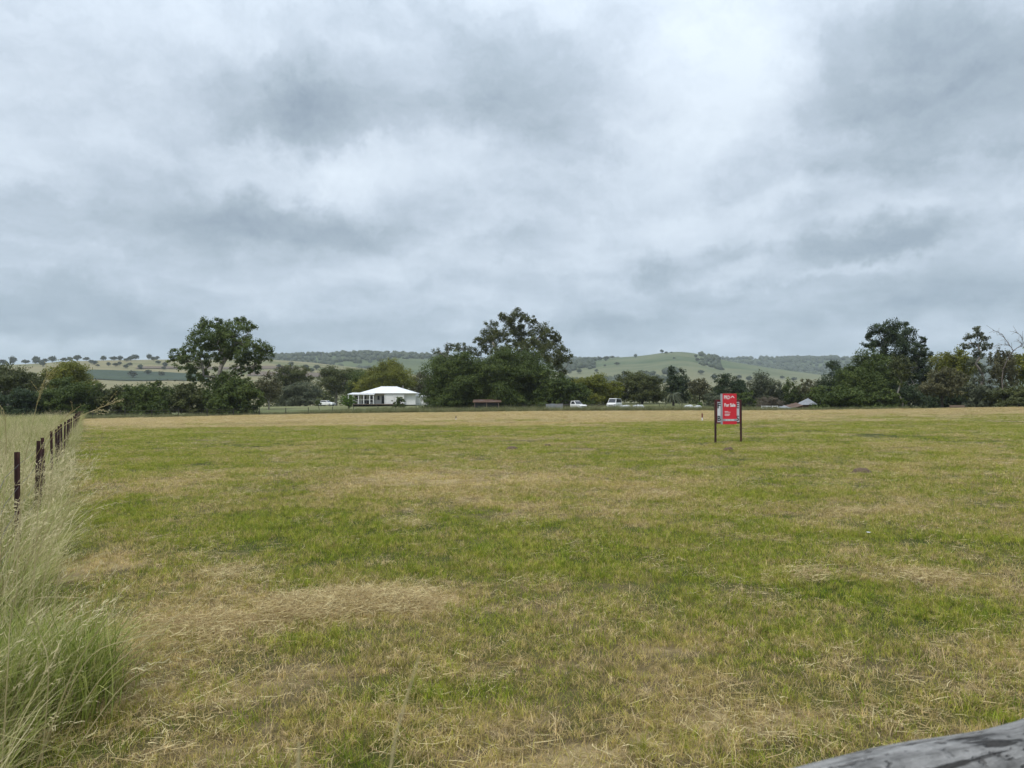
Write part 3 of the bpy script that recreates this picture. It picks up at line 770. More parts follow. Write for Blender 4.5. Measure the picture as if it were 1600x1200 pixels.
# ------------------------------------------------------------------ materials for built things
M = {
    "white": material("white_paint", (.80, .80, .78), (.72, .72, .70), 3, .5, dirt=(.6, .58, .54)),
    "roofwhite": material("white_roof_steel", (.70, .71, .72), (.62, .63, .645), .9, .4, stretch=(1, .3, 1)),
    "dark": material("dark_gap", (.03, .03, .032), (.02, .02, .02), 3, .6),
    "glass": material("window_glass", (.03, .035, .04), (.02, .022, .025), 2, .08, spec=.6),
    "rustpost": material("rusty_maroon_steel", (.055, .022, .022), (.03, .014, .014), 18, .7, .3, (1, 1, .3), dirt=(.12, .05, .03)),
    "steel": material("dark_steel", (.045, .04, .038), (.03, .027, .025), 6, .7),
    "wire": material("fence_wire", (.12, .11, .10), (.08, .07, .065), 10, .6, metal=.5),
    "maroon": material("maroon_frame_paint", (.16, .02, .03), (.10, .015, .022), 5, .55),
    "red": material("red_sign_print", (.66, .030, .048), (.60, .026, .042), 1.5, .42),
    "signwhite": material("white_sign_sheet", (.80, .82, .84), (.74, .76, .79), 2, .4),
    "grey": material("grey_sign_edge", (.36, .38, .40), (.30, .32, .34), 3, .5),
    "print": material("white_print", (.82, .82, .82), (.78, .78, .78), 3, .5),
    "navy": material("dark_letters", (.02, .025, .03), (.015, .018, .022), 3, .5),
    "tyre": material("tyre_rubber", (.02, .02, .02), (.03, .03, .03), 9, .85),
    "rim": material("wheel_rim", (.35, .35, .35), (.25, .25, .25), 9, .4, metal=.6),
    "lamp": material("lamp_lens", (.6, .62, .64), (.5, .52, .54), 9, .15),
    "rust": material("rusty_tin", (.13, .075, .05), (.08, .05, .036), 1.5, .8, dirt=(.17, .16, .155)),
    "tin": material("grey_tin", (.27, .285, .30), (.19, .20, .21), 1.2, .5, metal=.2, dirt=(.25, .16, .11)),
    "timber": material("old_timber", (.20, .15, .11), (.12, .09, .07), 3, .85, .3, (1, 6, 6)),
    "tarp": material("white_tarp", (.62, .64, .66), (.50, .52, .54), 2, .5),
    "soil": material("crumbly_soil", (.14, .10, .065), (.08, .055, .035), 14, .95, .8),
}


def log_material():
    m = bpy.data.materials.new("weathered_grey_timber"); m.use_nodes = True; t = NT(m.node_tree)
    b = t.n["Principled BSDF"]; b.inputs["Roughness"].default_value = .85
    co = t.new("ShaderNodeTexCoord").outputs["Object"]
    v = t.vmath("MULTIPLY", co, (2.2, 26, 26)); f = t.noise(v, 2.4, 8, .72, .3); g = t.noise(co, 11, 6, .7)
    crack = t.rng(t.noise(t.vmath("MULTIPLY", co, (1.1, 15, 15)), 3.2, 4, .55, .4), .585, .625, 0, 1)
    pit = t.rng(t.noise(t.vmath("MULTIPLY", co, (1, 2.2, 2.2)), 38, 3, .6), .60, .70, 0, 1)
    col = t.ramp(t.math("ADD", t.math("MULTIPLY", f, .5), t.math("MULTIPLY", g, .5)), [(.34, (.10, .095, .09)), (.44, (.24, .235, .225)), (.54, (.38, .37, .355)), (.64, (.52, .505, .49))])
    col = t.mix(t.math("MULTIPLY", crack, .85), col, (.03, .027, .025))
    col = t.mix(t.math("MULTIPLY", pit, .6), col, (.06, .054, .05))
    t.l.new(col, b.inputs["Base Color"]); b.inputs["Roughness"].default_value = .95; b.inputs["Specular IOR Level"].default_value = .1
    bp = t.new("ShaderNodeBump"); bp.inputs["Strength"].default_value = 1.0; bp.inputs["Distance"].default_value = .02
    t.l.new(t.math("SUBTRACT", t.math("ADD", f, g), t.math("ADD", crack, pit)), bp.inputs["Height"]); t.l.new(bp.outputs[0], b.inputs["Normal"])
    return m


# ------------------------------------------------------------------ timber rail fence at the corner
def rail():
    ml = log_material(); t = tag(empty("timber_rail_fence", (-1.05, .38, gz(-1.05, .38))), "weathered grey round timber rail in the near corner", "fence")
    b = Vector(t.location); a0 = Vector((-1.15, .34, 0)); a1 = Vector((2.9, 2.08, 0)); n = 60
    rng = np.random.RandomState(3); L = (a1 - a0).length; ang = math.atan2(a1.y - a0.y, a1.x - a0.x); rings = []
    for i in range(n + 1):
        s = i / n; r = .088 + .006 * math.sin(s * 23) + .004 * math.sin(s * 61 + 1)
        ring = []
        for k in range(20):
            q = 2 * math.pi * k / 20; rr = r * (1 + .05 * math.sin(3 * q + 1 + s * 2) + .03 * math.sin(7 * q + s * 5) + .02 * math.sin(11 * q - s * 31))
            ring.append((s * L, rr * math.cos(q), rr * math.sin(q) + .012 * math.sin(s * 9)))
        rings.append(ring)
    o = MB().loft(rings).build("rail", ml, t, True)
    o.location = Vector((a0.x, a0.y, 1.024)) - b; o.rotation_euler = (0, -.010, ang)
    for (x, y) in ((-1.05, .38), (2.72, 2.0)):
        z0 = gz(x, y)
        p = MB().tube([(0, 0, -.3), (.01, 0, .5), (0, .01,   .96 - z0)], [.13, .12, .115], 14).build("post", ml, t, True)
        p.location = Vector((x, y, z0)) - b
rail()


# ------------------------------------------------------------------ steel picket fence down the side
def star_picket(h):
    """Y-shaped steel post"""
    m = MB()
    for k in range(3):
        a = R(90 + 120 * k); d = Vector((math.cos(a), math.sin(a), 0)); s = Vector((-d.y, d.x, 0)) * .005
        r0, r1 = d * .0, d * .032
        m.loft([[r0 - s + Vector((0, 0, z)), r1 - s * .8 + Vector((0, 0, z)), r1 + s * .8 + Vector((0, 0, z)), r0 + s + Vector((0, 0, z))] for z in (-.3, h - .015, h)])
    return m


def side_fence():
    rng = np.random.RandomState(9); y = 8.7; b = Vector((float(fence_x(y)), y, gz(float(fence_x(y)), y)))
    t = tag(empty("steel_picket_fence", b), "row of rusty dark steel pickets standing in the tall straw grass", "fence")
    me = star_picket(1.14).build("picket", M["rustpost"], t); me.rotation_euler = (R(1.2), R(-.8), .4); tops = [(b.x, b.y, b.z)]
    ys = [3.4, 6.1] + [11.6, 12.25] + [14.3 + 2.65 * k + rng.uniform(-.35, .35) for k in range(32)]
    for k, yy in enumerate(ys):
        x = float(fence_x(yy)) + rng.uniform(-.05, .05); o = me.copy(); COL.objects.link(o); o.parent = t
        o.location = Vector((x, yy, gz(x, yy))) - b; o.rotation_euler = (R(rng.uniform(-2.5, 2.5)), R(rng.uniform(-2.5, 2.5)), rng.rand() * 6)
        o.scale = (1, 1, .86 if k == 3 else rng.uniform(.97, 1.03))
        if k < 2: o.location.z -= .22
    for hz in (.25, .5, .75, 1.0):
        pts = [Vector((float(fence_x(q)), q, gz(float(fence_x(q)), q) + hz - (.22 if q < 7 else 0))) - b for q in np.linspace(.6, 98, 60)]
        MB().tube(pts, .0028, 4).build("wire", M["wire"], t)
side_fence()


def back_fence():
    pts = [(95, 104), (145, 106), (196, 108), (238, 110), (279, 112), (324, 115), (365, 118), (406, 121), (447, 125), (482, 129), (520, 133), (553, 137), (591, 141), (618, 145), (650, 146), (684, 146), (718, 146), (752, 145), (786, 144), (820, 143), (855, 142), (890, 141), (925, 141), (960, 140), (995, 139), (1030, 138), (1065, 137), (1100, 136), (1170, 134), (1205, 133)]
    W = [onground(px, Y) for px, Y in pts]; b = W[0]
    t = tag(empty("wire_fence", b), "thin dark post and wire fence crossing behind the mown paddock", "fence"); me = None
    for k, p in enumerate(W):
        if me is None:
            me = o = MB().tube([(0, 0, -.3), (0, 0, 1.2)], [.06, .055], 6).build("post", M["steel"], t)
        else:
            o = me.copy(); COL.objects.link(o); o.parent = t
        o.location = p - b; o.scale = (1, 1, .92 + .16 * rs.rand()); o.rotation_euler = (R(rs.uniform(-3, 3)), R(rs.uniform(-3, 3)), 0)
    for hz in (.35, .7, 1.05):
        MB().tube([p - b + Vector((0, 0, hz)) for p in W], .012, 4).build("wire", M["wire"], t)
back_fence()


# ------------------------------------------------------------------ sale sign
def text_mesh(txt, size, bold=0.0, depth=.002):
    c = bpy.data.curves.new("letters", "FONT"); c.body = txt; c.size = size; c.offset = bold; c.extrude = depth; c.resolution_u = 3
    o = bpy.data.objects.new("letters", c); COL.objects.link(o); bpy.context.view_layer.update()
    me = bpy.data.meshes.new_from_object(o.evaluated_get(bpy.context.evaluated_depsgraph_get()))
    COL.objects.unlink(o); bpy.data.objects.remove(o)
    co = np.empty(len(me.vertices) * 3, np.float32); me.vertices.foreach_get("co", co); co = co.reshape(-1, 3)
    return me, co[:, 0].min(), co[:, 0].max(), co[:, 1].min(), co[:, 1].max()


def put_text(txt, x0, x1, z0, z1, y, mat, parent, bold=0.0, name="lettering"):
    """letters filling the box x0..x1, z0..z1 on a face looking to -y"""
    me, a, b, c, d = text_mesh(txt, 1.0, bold); sx, sz = (x1 - x0) / (b - a), (z1 - z0) / (d - c)
    me.transform(Matrix.Translation((x0, y, z0)) @ Matrix(((sx, 0, 0, 0), (0, 0, -1, 0), (0, sz, 0, 0), (0, 0, 0, 1))) @ Matrix.Translation((-a, -c, 0)))
    return link(name, me, mat, parent)


def sign():
    Y = 30.3; b = onground(1137.5, Y); yaw = R(15)
    t = tag(empty("sale_sign", b, yaw), "red for sale board fixed over a white framed sign on two maroon posts", "sign")
    H = 1.70
    for x in (-.56, .56): MB().box(x - .035, x + .035, -.03, .03, -.35, H, .006).build("post", M["rustpost"], t)
    MB().box(-.524, .524, -.027, .02, H - .085, H - .006, .004).build("rail", M["maroon"], t)
    MB().box(-.524, .524, -.027, .02, .76, .82, .004).build("rail", M["maroon"], t)
    for x in (-.508, .508): MB().box(x - .016, x + .016, -.034, -.001, .822, H - .087, .003).build("edge_strip", M["maroon"], t)
    p = MB().box(-.491, .491, -.012, .004, .823, H - .088).build("white_panel", M["signwhite"], t)
    for (s, x0, x1, z0, z1) in (("F", -.47, -.34, 1.36, 1.57), ("E", .34, .47, 1.36, 1.57), ("B", -.47, -.34, .86, 1.07), ("S", .34, .47, .86, 1.07)):
        put_text(s, x0, x1, z0, z1, -.015, M["navy"], p, .02)
    # red board: a deep panel hung on the front
    rb = MB().box(-.345, .275, -.175, -.036, .735, 1.935, .003).build("red_board", M["red"], t)
    MB().box(-.352, -.3455, -.18, -.034, .733, 1.937).build("edge_channel", M["grey"], rb)
    MB().box(-.335, .27, -.179, -.1755, .86, .945).build("grey_band", M["grey"], rb)
    fy = -.1785
    put_text("PRD", -.28, -.03, 1.72, 1.86, fy, M["print"], rb, .012)
    m = MB()
    for (xa, za, xb, zb) in ((.01, 1.765, .09, 1.845), (.09, 1.845, .17, 1.765)):
        d = Vector((xb - xa, 0, zb - za)).normalized(); q = Vector((-d.z, 0, d.x)) * .014; A = Vector((xa, fy, za)); B = Vector((xb, fy, zb)); y = Vector((0, .003, 0))
        m.loft([[A - q, A + q, A + q + y, A - q + y], [B - q, B + q, B + q + y, B - q + y]])
    m.build("roof_mark", M["print"], rb)
    put_text("For Sale", -.265, .215, 1.42, 1.56, fy, M["print"], rb, .03)
    for k, (x1, z) in enumerate(((-.10, 1.232), (.0, 1.202), (-.03, 1.132), (-.03, 1.102), (-.06, 1.072))):
        MB().box(-.255, x1, fy, fy + .003, z, z + .014).build("small_print", M["print"], rb)
    for (x0, x1) in ((-.22, -.14), (-.12, -.01), (.02, .15)):
        MB().box(x0, x1, -.1822, -.1793, .888, .918).build("small_print", M["print"], rb)
sign()


def peg(px, Y, h, lab, top):
    b = onground(px, Y); t = tag(empty("survey_peg", b, .3), lab, "peg"); w = .035
    MB().box(-w, w, -w, w, -.2, h * .45, .004).build("white_stake", M["white"], t)
    MB().box(-w - .004, w + .004, -w - .004, w + .004, h * .45 + .002, h, .004).build("painted_top", top, t)
peg(1097, 62, .62, "survey peg with dark red top and white foot beyond the sale sign", M["maroon"])
peg(712.5, 72, .42, "small survey peg alone on the straw coloured strip", M["timber"])


# ------------------------------------------------------------------ the white house
def house():
    Y = 178; b = onground(547, Y); b.z = gz(b.x + 7, Y + 2) - .05; t = tag(empty("white_house", b, R(2)), "white weatherboard house with hipped white roof and a post verandah", "house")
    f, e, rz = .5, 3.05, 4.6; W = M["white"]
    MB().box(.3, 15.0, 1.9, 9.2, .0, .42).build("underfloor_shadow", M["dark"], t)  # near-black box paints the shadow gap under the floor
    MB().box(-.1, 12.6, -1.5, 1.88, .34, f, .01).build("deck", M["timber"], t)
    for x in (.3, 3, 5.8, 8.6, 11.4): MB().box(x - .08, x + .08, -1.35, -1.2, -.1, .34).build("stump", M["dark"], t)
    MB().box(.4, 12.5, 1.9, 9.1, .42, e - .02).build("wall", W, t)
    MB().box(12.503, 15.0, .5, 9.0, .35, e - .03).build("wall", W, t)
    # hipped roof with an overhanging eave
    x0, x1, y0, y1, xa, xb, ym = 1.9, 15.4, -.1, 9.6, 6.4, 10.4, 4.7
    V = [(x0, y0, e), (x1, y0, e), (x1, y1, e), (x0, y1, e), (xa, ym, rz), (xb, ym, rz), (x0, y0, e - .12), (x1, y0, e - .12), (x1, y1, e - .12), (x0, y1, e - .12)]
    r = MB().add(V, [(0, 1, 5, 4), (1, 2, 5), (2, 3, 4, 5), (3, 0, 4), (0, 6, 7, 1), (1, 7, 8, 2), (2, 8, 9, 3), (3, 9, 6, 0), (9, 8, 7, 6)]).build("roof", M["roofwhite"], t)
    MB().tube([(xa, ym, rz + .02), (xb, ym, rz + .02)], .09, 6).build("ridge_cap", M["roofwhite"], r)
    MB().tube([(x0, y0 - .09, e - .04), (x1, y0 - .09, e - .04)], .07, 6).build("gutter", M["white"], r)
    V = [(-.3, -1.75, e - .26), (5.75, -1.75, e - .30), (5.75, 2.2, e + .12), (-.3, 5.2, e + .16)]
    vr = MB().add(V + [(a, c, d - .14) for a, c, d in V], [(0, 1, 2, 3), (7, 6, 5, 4), (0, 4, 5, 1), (1, 5, 6, 2), (2, 6, 7, 3), (3, 7, 4, 0)]).build("verandah_roof", M["roofwhite"], t)
    for (x, y) in ((-.1, -1.55), (.95, -1.55), (2.2, -1.55), (3.4, -1.55), (4.75, -1.55), (5.6, -1.55), (8.0, .02), (10.1, .02), (12.4, .02)):
        MB().box(x - .09, x + .09, y - .09, y + .09, f, e - (.42 if y < -1 else .14), .01).build("verandah_post", W, t)
    for (x0, x1) in ((-.05, 5.55),):
        MB().box(x0, x1, -1.6, -1.54, f + .95, f + 1.03).build("rail", W, t)
    for (x0, x1, z0) in ((.8, 1.9, f + .7), (2.5, 3.5, f + .05), (4.2, 5.3, f + .5), (6.0, 6.6, f + .9), (6.95, 7.75, f + .03)):
        w = MB().box(x0, x1, 1.85, 1.898, z0, e - .55).build("window" if z0 > f + .2 else "door", W, t)
        MB().box(x0 + .06, x1 - .06, 1.83, 1.848, z0 + .06, e - .62).build("pane", M["glass"], w)
    for (x0, x1) in ((8.12, 9.98), (10.22, 12.28)):
        MB().box(x0, x1, .03, .07, f + .05, e - .2).build("blind", W, t)
    MB().box(1.2, 1.7, -.9, -.4, f, f + .5).build("bench", M["dark"], t); MB().box(3.9, 4.5, -.8, -.3, f, f + .9).build("bench", M["dark"], t)
    MB().box(15.01, 18.2, 3.2, 8.4, .2, 2.25).build("side_wing", W, t)
    V = [(15.0, 3.0, 2.3), (18.4, 3.0, 2.25), (18.4, 8.6, 2.5), (15.0, 8.6, 2.6)]
    MB().add(V + [(a, c, d - .05) for a, c, d in V], [(0, 1, 2, 3), (7, 6, 5, 4), (0, 4, 5, 1), (1, 5, 6, 2), (2, 6, 7, 3), (3, 7, 4, 0)]).build("wing_roof", M["roofwhite"], t)
    for k in range(6): MB().box(18.5 + k * .25, 18.62 + k * .25, 3.2, 3.26, -.1, 1.6).build("paling", W, t)
    MB().tube([(11.6, 5.5, rz - .8), (11.6, 5.5, rz + .3)], .12, 8).build("flue", M["tin"], r)
house()


# ------------------------------------------------------------------ vehicles
def wheel(parent, x, y, r, w):
    ty = MB().tube([(x, y - w / 2, r), (x, y - w * .35, r), (x, y + w * .35, r), (x, y + w / 2, r)], [r * .9, r, r, r * .9], 16).build("wheel", M["tyre"], parent, False)
    MB().tube([(x, y - w / 2 - .012, r), (x, y + w / 2 + .012, r)], r * .58, 12).build("rim", M["rim"], ty)


def vehicle(name, label, loc, rz, kind, cat):
    t = tag(empty(name, loc, rz), label, cat); w = .88; paint = M["white"]
    if kind == "car":
        low = [(-2.05, .32), (-2.12, .6), (-2.0, .92), (-1.3, .98), (1.0, .95), (1.85, .80), (2.08, .62), (2.05, .32)]
        cab = [(-1.85, .94), (-1.45, 1.40), (.05, 1.45), (.95, .94)]; ax = (-1.3, 1.3); r = .31
    elif kind == "ute":
        low = [(-.35, .5), (-.35, 1.02), (1.05, 1.05), (2.2, .98), (2.42, .78), (2.42, .42), (-.3, .42)]
        cab = [(-.32, 1.0), (-.25, 1.68), (.55, 1.72), (1.25, 1.04)]; ax = (-1.6, 1.55); r = .37
    else:
        low = [(-2.2, .42), (-2.2, 1.15), (1.6, 1.15), (2.25, 1.0), (2.3, .42)]
        cab = [(-2.15, 1.14), (-2.1, 2.0), (1.0, 2.05), (1.75, 1.14)]; ax = (-1.3, 1.45); r = .34
    b = MB().prism(low, -w, w).build("body", paint, t)
    bv = b.modifiers.new("bevel", "BEVEL"); bv.width = .06; bv.segments = 2
    m = MB(); m.loft([[(x, s * (w - .05 - (.14 if z > 1.2 else 0)), z) for x, z in cab] for s in (-1, 1)]); c = m.build("cabin", paint, t)
    (xa, za), (xb, zb), (xc, zc), (xd, zd) = cab
    for s in (-1, 1):
        def pt(x, z): return (x, s * (w - .04 - .14 * np.interp(z, [za, zb], [0, 1])), z)
        q = [pt(xa + .22, za + .1), pt(xb + .12, zb - .09), pt(xc - .05, zc - .09), pt(xd - .25, zd + .1)]
        MB().add(q + [(x, y - s * .03, z) for x, y, z in q], [(0, 1, 2, 3), (7, 6, 5, 4), (0, 4, 5, 1), (1, 5, 6, 2), (2, 6, 7, 3), (3, 7, 4, 0)]).build("side_window", M["glass"], c)
    for (p0, p1, nm) in (((xd, zd), (xc, zc), "windscreen"), ((xa, za), (xb, zb), "rear_window")):
        dx = .03 if nm == "windscreen" else -.03
        u = lambda f: (p0[0] + (p1[0] - p0[0]) * f + dx, p0[1] + (p1[1] - p0[1]) * f + .01)
        (x0, z0), (x1, z1) = u(.1), u(.9)
        q = [(x0, -w + .14, z0), (x0, w - .14, z0), (x1, w - .24, z1), (x1, -w + .24, z1)]
        MB().add(q + [(x - dx, y, z) for x, y, z in q], [(0, 1, 2, 3), (7, 6, 5, 4), (0, 4, 5, 1), (1, 5, 6, 2), (2, 6, 7, 3), (3, 7, 4, 0)]).build(nm, M["glass"], c)
    xf = max(p[0] for p in low)
    for s in (-1, 1): MB().box(xf - .08, xf + .015, s * .62 - .16, s * .62 + .16, .66, .8, .01).build("headlight", M["lamp"], t)
    MB().box(xf - .05, xf + .05, -w + .05, w - .05, .36, .5, .01).build("bumper", M["grey"], t)
    MB().box(xf - .04, xf + .012, -.42, .42, .56, .72).build("grille", M["dark"], t)
    for x in ax:
        for y in (-w + .1, w - .1): wheel(t, x, y, r, .2)
    if kind == "ute":
        MB().box(-2.5, -.42, -w, w, .78, .86).build("tray", M["steel"], t)
        for s in (-1, 1): MB().box(-2.5, -.42, s * w - .02, s * w + .02, .862, 1.12).build("tray_side", M["steel"], t)
        for x in (-2.45, -.5):
            for s in (-1, 1): MB().box(x - .03, x + .03, s * .8 - .03, s * .8 + .03, .865, 1.7).build("rack_upright", M["steel"], t)
        for s in (-1, 1): MB().box(-2.48, -.47, s * .8 - .028, s * .8 + .028, 1.702, 1.76).build("rack_rail", M["steel"], t)
        MB().box(-2.4, -.3, -.3, .3, .5, .77).build("chassis", M["steel"], t)
    return t


vehicle("parked_car", "white parked car on the lawn behind the tiny sapling", onground(511, 196), R(-20), "car", "car")
vehicle("utility_truck", "white utility truck with a dark rack tray parked under the bushes", onground(898, 143.5), R(-52), "ute", "truck")
vehicle("parked_van", "small white van among the junk behind the fence", onground(960, 150), R(245), "van", "van")


def heap(name, label, px, Y, L, Wd, H, seed, rz=0., mat="tarp", cat="heap", flat=.8):
    rng = np.random.RandomState(seed); b = onground(px, Y); n, k = 15, 10; V, F = [], []
    for i in range(n):
        s = i / (n - 1) * 2 - 1; e = max(.0, 1 - abs(s) ** 3) ** .5
        for j in range(k):
            q = math.pi * j / (k - 1); nz = 1 + rng.uniform(-.13, .13)
            V.append((s * L / 2, math.cos(q) * Wd / 2 * (e * .9 + .1) * nz, -.04 + H * (math.sin(q) ** flat) * e * nz))
    F = [(i * k + j, i * k + j + 1, (i + 1) * k + j + 1, (i + 1) * k + j) for i in range(n - 1) for j in range(k - 1)]
    o = link(name, npmesh(name, np.array(V), np.array(F), smooth=mat != "soil"), M[mat]); o.location = b; o.rotation_euler = (0, 0, rz)
    return tag(o, label, cat)


heap("covered_heap", "long low white covered heap beside the small van", 977, 146, 2.5, 1.2, .85, 1)
heap("covered_heap", "larger white covered heap in front of the olive tree", 997, 145, 2.9, 1.3, .92, 2)
heap("covered_heap", "low white covered heap right under the palm", 1076, 146, 2.2, 1.2, .80, 3)
heap("covered_heap", "flat white covered heap next to the lime green shrub", 1090, 145, 1.9, 1.1, .72, 4)
for (px, py, w, hh, lab) in ((800, 703, .46, .17, "dark crumbly soil mound alone in the open middle of the paddock"), (1138, 705, .40, .17, "dark soil mound in the grass just in front of the sale sign"),
                             (1345, 740, .46, .16, "dark soil mound beside a pair of dry grass heaps"), (855, 697, .32, .12, "small brown soil mound near the open middle of the paddock")):
    X, Yy = unproj(px, py); o = heap("soil_mound", lab, px, Yy, w, w * .8, hh, int(px), .4, "soil", "mound", .9)


def sheds():
    # low shed half hidden under the pepper trees
    Y = 142.5; b = onground(741, Y); t = tag(empty("low_shed", b), "low grey roofed shed half hidden under the pepper trees", "shed")
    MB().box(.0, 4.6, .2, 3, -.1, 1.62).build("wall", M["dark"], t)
    V = [(-.3, -.3, 1.68), (5, -.3, 1.72), (5, 3.3, 2.2), (-.3, 3.3, 2.2)]
    MB().add(V + [(a, c, d - .07) for a, c, d in V], [(0, 1, 2, 3), (7, 6, 5, 4), (0, 4, 5, 1), (1, 5, 6, 2), (2, 6, 7, 3), (3, 7, 4, 0)]).build("roof", M["rust"], t)
    for x in (.1, 2.3, 4.5): MB().box(x - .06, x + .06, -.2, -.08, -.1, 1.6).build("post", M["timber"], t)
    # grey sheet fence
    Y = 139.5; b = onground(853, Y); t = tag(empty("sheet_fence", b), "short run of grey tin sheets behind the rank grass by the truck", "fence")
    for k in range(4): MB().box(k * .78, k * .78 + .76, .01 * (k % 2), .02 + .01 * (k % 2), -.1, 1.25 + .05 * (k % 2)).build("sheet", M["tin"], t)
    for k in range(5): MB().box(k * .78 - .04, k * .78 + .02, .04, .1, -.3, 1.35).build("post", M["steel"], t)
    # old tin shed with a sagging lean-to
    Y = 141; k = Y / FPX; b = onground(1262, Y); t = tag(empty("tin_shed", b), "tumbledown tin shed with grey peak and sloping rusty lean-to roof", "shed")
    def q(px, py): p = P(px, py, Y) - b; return p.x, p.z
    xl, ze = q(1252, 632.5); xr, _ = q(1278, 632.5); xm, zp = q(1267, 622)
    MB().box(xl + .15, xr - .15, .1, 3, -.1, ze - .02).build("wall", M["rust"], t)
    V = [(xl, -.2, ze), (xr, -.2, ze), (xr, 3.4, ze), (xl, 3.4, ze), (xm, 1.4, zp)]
    MB().add(V, [(0, 1, 4), (1, 2, 4), (2, 3, 4), (3, 0, 4), (3, 2, 1, 0)]).build("peaked_roof", M["tin"], t)
    x0, z0 = q(1221, 640.5); x1, z1 = q(1251.6, 633.2); n = 5
    for i in range(n):
        u0, u1 = i / n, (i + 1) / n - .012; a, c = x0 + (x1 - x0) * u0, x0 + (x1 - x0) * u1; za, zc = z0 + (z1 - z0) * u0 - .02 * (i % 2), z0 + (z1 - z0) * u1 + .02
        V = [(a, -1.2, za), (c, -1.2, zc), (c, 2.6, zc + .5), (a, 2.6, za + .4)]
        MB().add(V + [(a_, c_, d_ - .04) for a_, c_, d_ in V], [(0, 1, 2, 3), (7, 6, 5, 4), (0, 4, 5, 1), (1, 5, 6, 2), (2, 6, 7, 3), (3, 7, 4, 0)]).build("roof_sheet", M["tin" if i in (0, 1) else "rust"], t)
    for u in (.3, .62, .95): x = x0 + (x1 - x0) * u; MB().box(x - .05, x + .05, -1.1, -1.0, -.4, z0 + (z1 - z0) * u - .06).build("post", M["timber"], t)
    # white low fence left of it
    b = onground(1190, 138); t = tag(empty("rail_fence", b), "low white rail fence before the bare twiggy bush", "fence")
    for i in range(4): MB().box(i * .95 - .05, i * .95 + .05, -.05, .05, -.3, .95).build("post", M["white"], t)
    for z in (.5, .82): MB().box(-.05, 2.9, -.075, -.052, z, z + .1).build("rail", M["white"], t)
    # trough at the wood's edge
    b = onground(1486, 113); t = tag(empty("feed_trough", b), "low brown timber trough at the foot of the she oak", "trough")
    MB().box(0, 2.0, 0, .5, .14, .2).build("floor", M["timber"], t)
    for y in (0, .46): MB().box(0, 2.0, y, y + .04, .202, .5).build("side", M["timber"], t)
    for x in (.1, 1.8): MB().box(x, x + .1, .05, .45, -.2, .138).build("leg", M["timber"], t)
    # junk timber
    b = onground(926, 141); t = tag(empty("timber_pile", b), "untidy pile of pinkish old boards between truck and van", "pile"); rng = np.random.RandomState(4)
    for i in range(8):
        o = MB().box(-.9, .9, -.07, .07, -.02, .02).build("board", M["timber"] if i % 3 else M["rust"], t)
        o.location = (rng.uniform(-.3, 1.6), rng.uniform(-.4, .4), .15 + .09 * i); o.rotation_euler = (rng.uniform(-.15, .15), rng.uniform(-.45, .45), rng.uniform(-1, 1))
sheds()


# ------------------------------------------------------------------ grasses
def ribbons(base, h, lean, az, width, nseg, rng, curl=1.8, droop=.25, tint=None):
    """curved grass blades; everything vectorised over n blades"""
    n = len(h); s = np.linspace(0, 1, nseg + 1)[None, :]
    out = lean[:, None] * h[:, None] * s ** curl; zz = h[:, None] * (s - droop * lean[:, None] * s ** 3)
    d = np.stack([np.cos(az), np.sin(az)], 1); a2 = az + rng.uniform(.6, 2.5, n); wd = np.stack([np.cos(a2), np.sin(a2)], 1)
    wob = np.cumsum(rng.randn(n, nseg + 1) * .02, 1) * h[:, None]
    c = np.stack([base[:, 0, None] + d[:, 0, None] * out - d[:, 1, None] * wob, base[:, 1, None] + d[:, 1, None] * out + d[:, 0, None] * wob, base[:, 2, None] + zz], -1)
    w = width[:, None] * (1 - .85 * s ** 1.5) * .5
    off = np.stack([wd[:, 0, None] * w, wd[:, 1, None] * w, np.zeros_like(w)], -1)
    V = np.stack([c - off, c + off], 2).reshape(-1, 3); k = nseg + 1
    i = (np.arange(n)[:, None] * k + np.arange(nseg)[None, :]).reshape(-1) * 2
    F = np.stack([i, i + 1, i + 3, i + 2], 1)
    return V, F, np.repeat(tint if tint is not None else rng.rand(n), k * 2), c


GRASS = {
    "turf": leaf_material("mown_turf", [(.105, .170, .014), (.225, .290, .022), (.350, .355, .040), (.42, .345, .098), (.52, .385, .180), (.72, .57, .33)], .4, .6, (2.0, .45, 9.0, .75, 16.0)),
    "hay": leaf_material("cut_hay", [(.24, .160, .072), (.41, .305, .142), (.58, .47, .225), (.74, .64, .36)], .25, .6, (.9, .5)),
    "tallgreen": leaf_material("tall_green_grass", [(.10, .14, .022), (.20, .25, .040), (.31, .35, .075), (.46, .44, .16)], .4, .5, (1.2, .4)),
    "straw": leaf_material("tall_straw", [(.24, .185, .088), (.38, .31, .15), (.52, .44, .235), (.66, .58, .345)], .3, .6, (1.5, .4)),
    "mixed": leaf_material("arching_grass", [(.10, .16, .03), (.20, .26, .05), (.34, .36, .10), (.50, .46, .20), (.68, .60, .36)], .4, .5, (3, .5)),
    "rank": leaf_material("rank_grass", [(.06, .085, .03), (.11, .135, .05), (.19, .19, .08), (.30, .26, .14)], .3, .6, (.5, .7)),
}


def source(kind, variants):
    c = bpy.data.collections.new(kind)
    for k, (V, F, T, mat) in enumerate(variants):
        me = npmesh(kind + "_clump", V, F, T); me.materials.append(GRASS[mat]); o = bpy.data.objects.new("%s_%d" % (kind, k), me); c.objects.link(o)
    return c


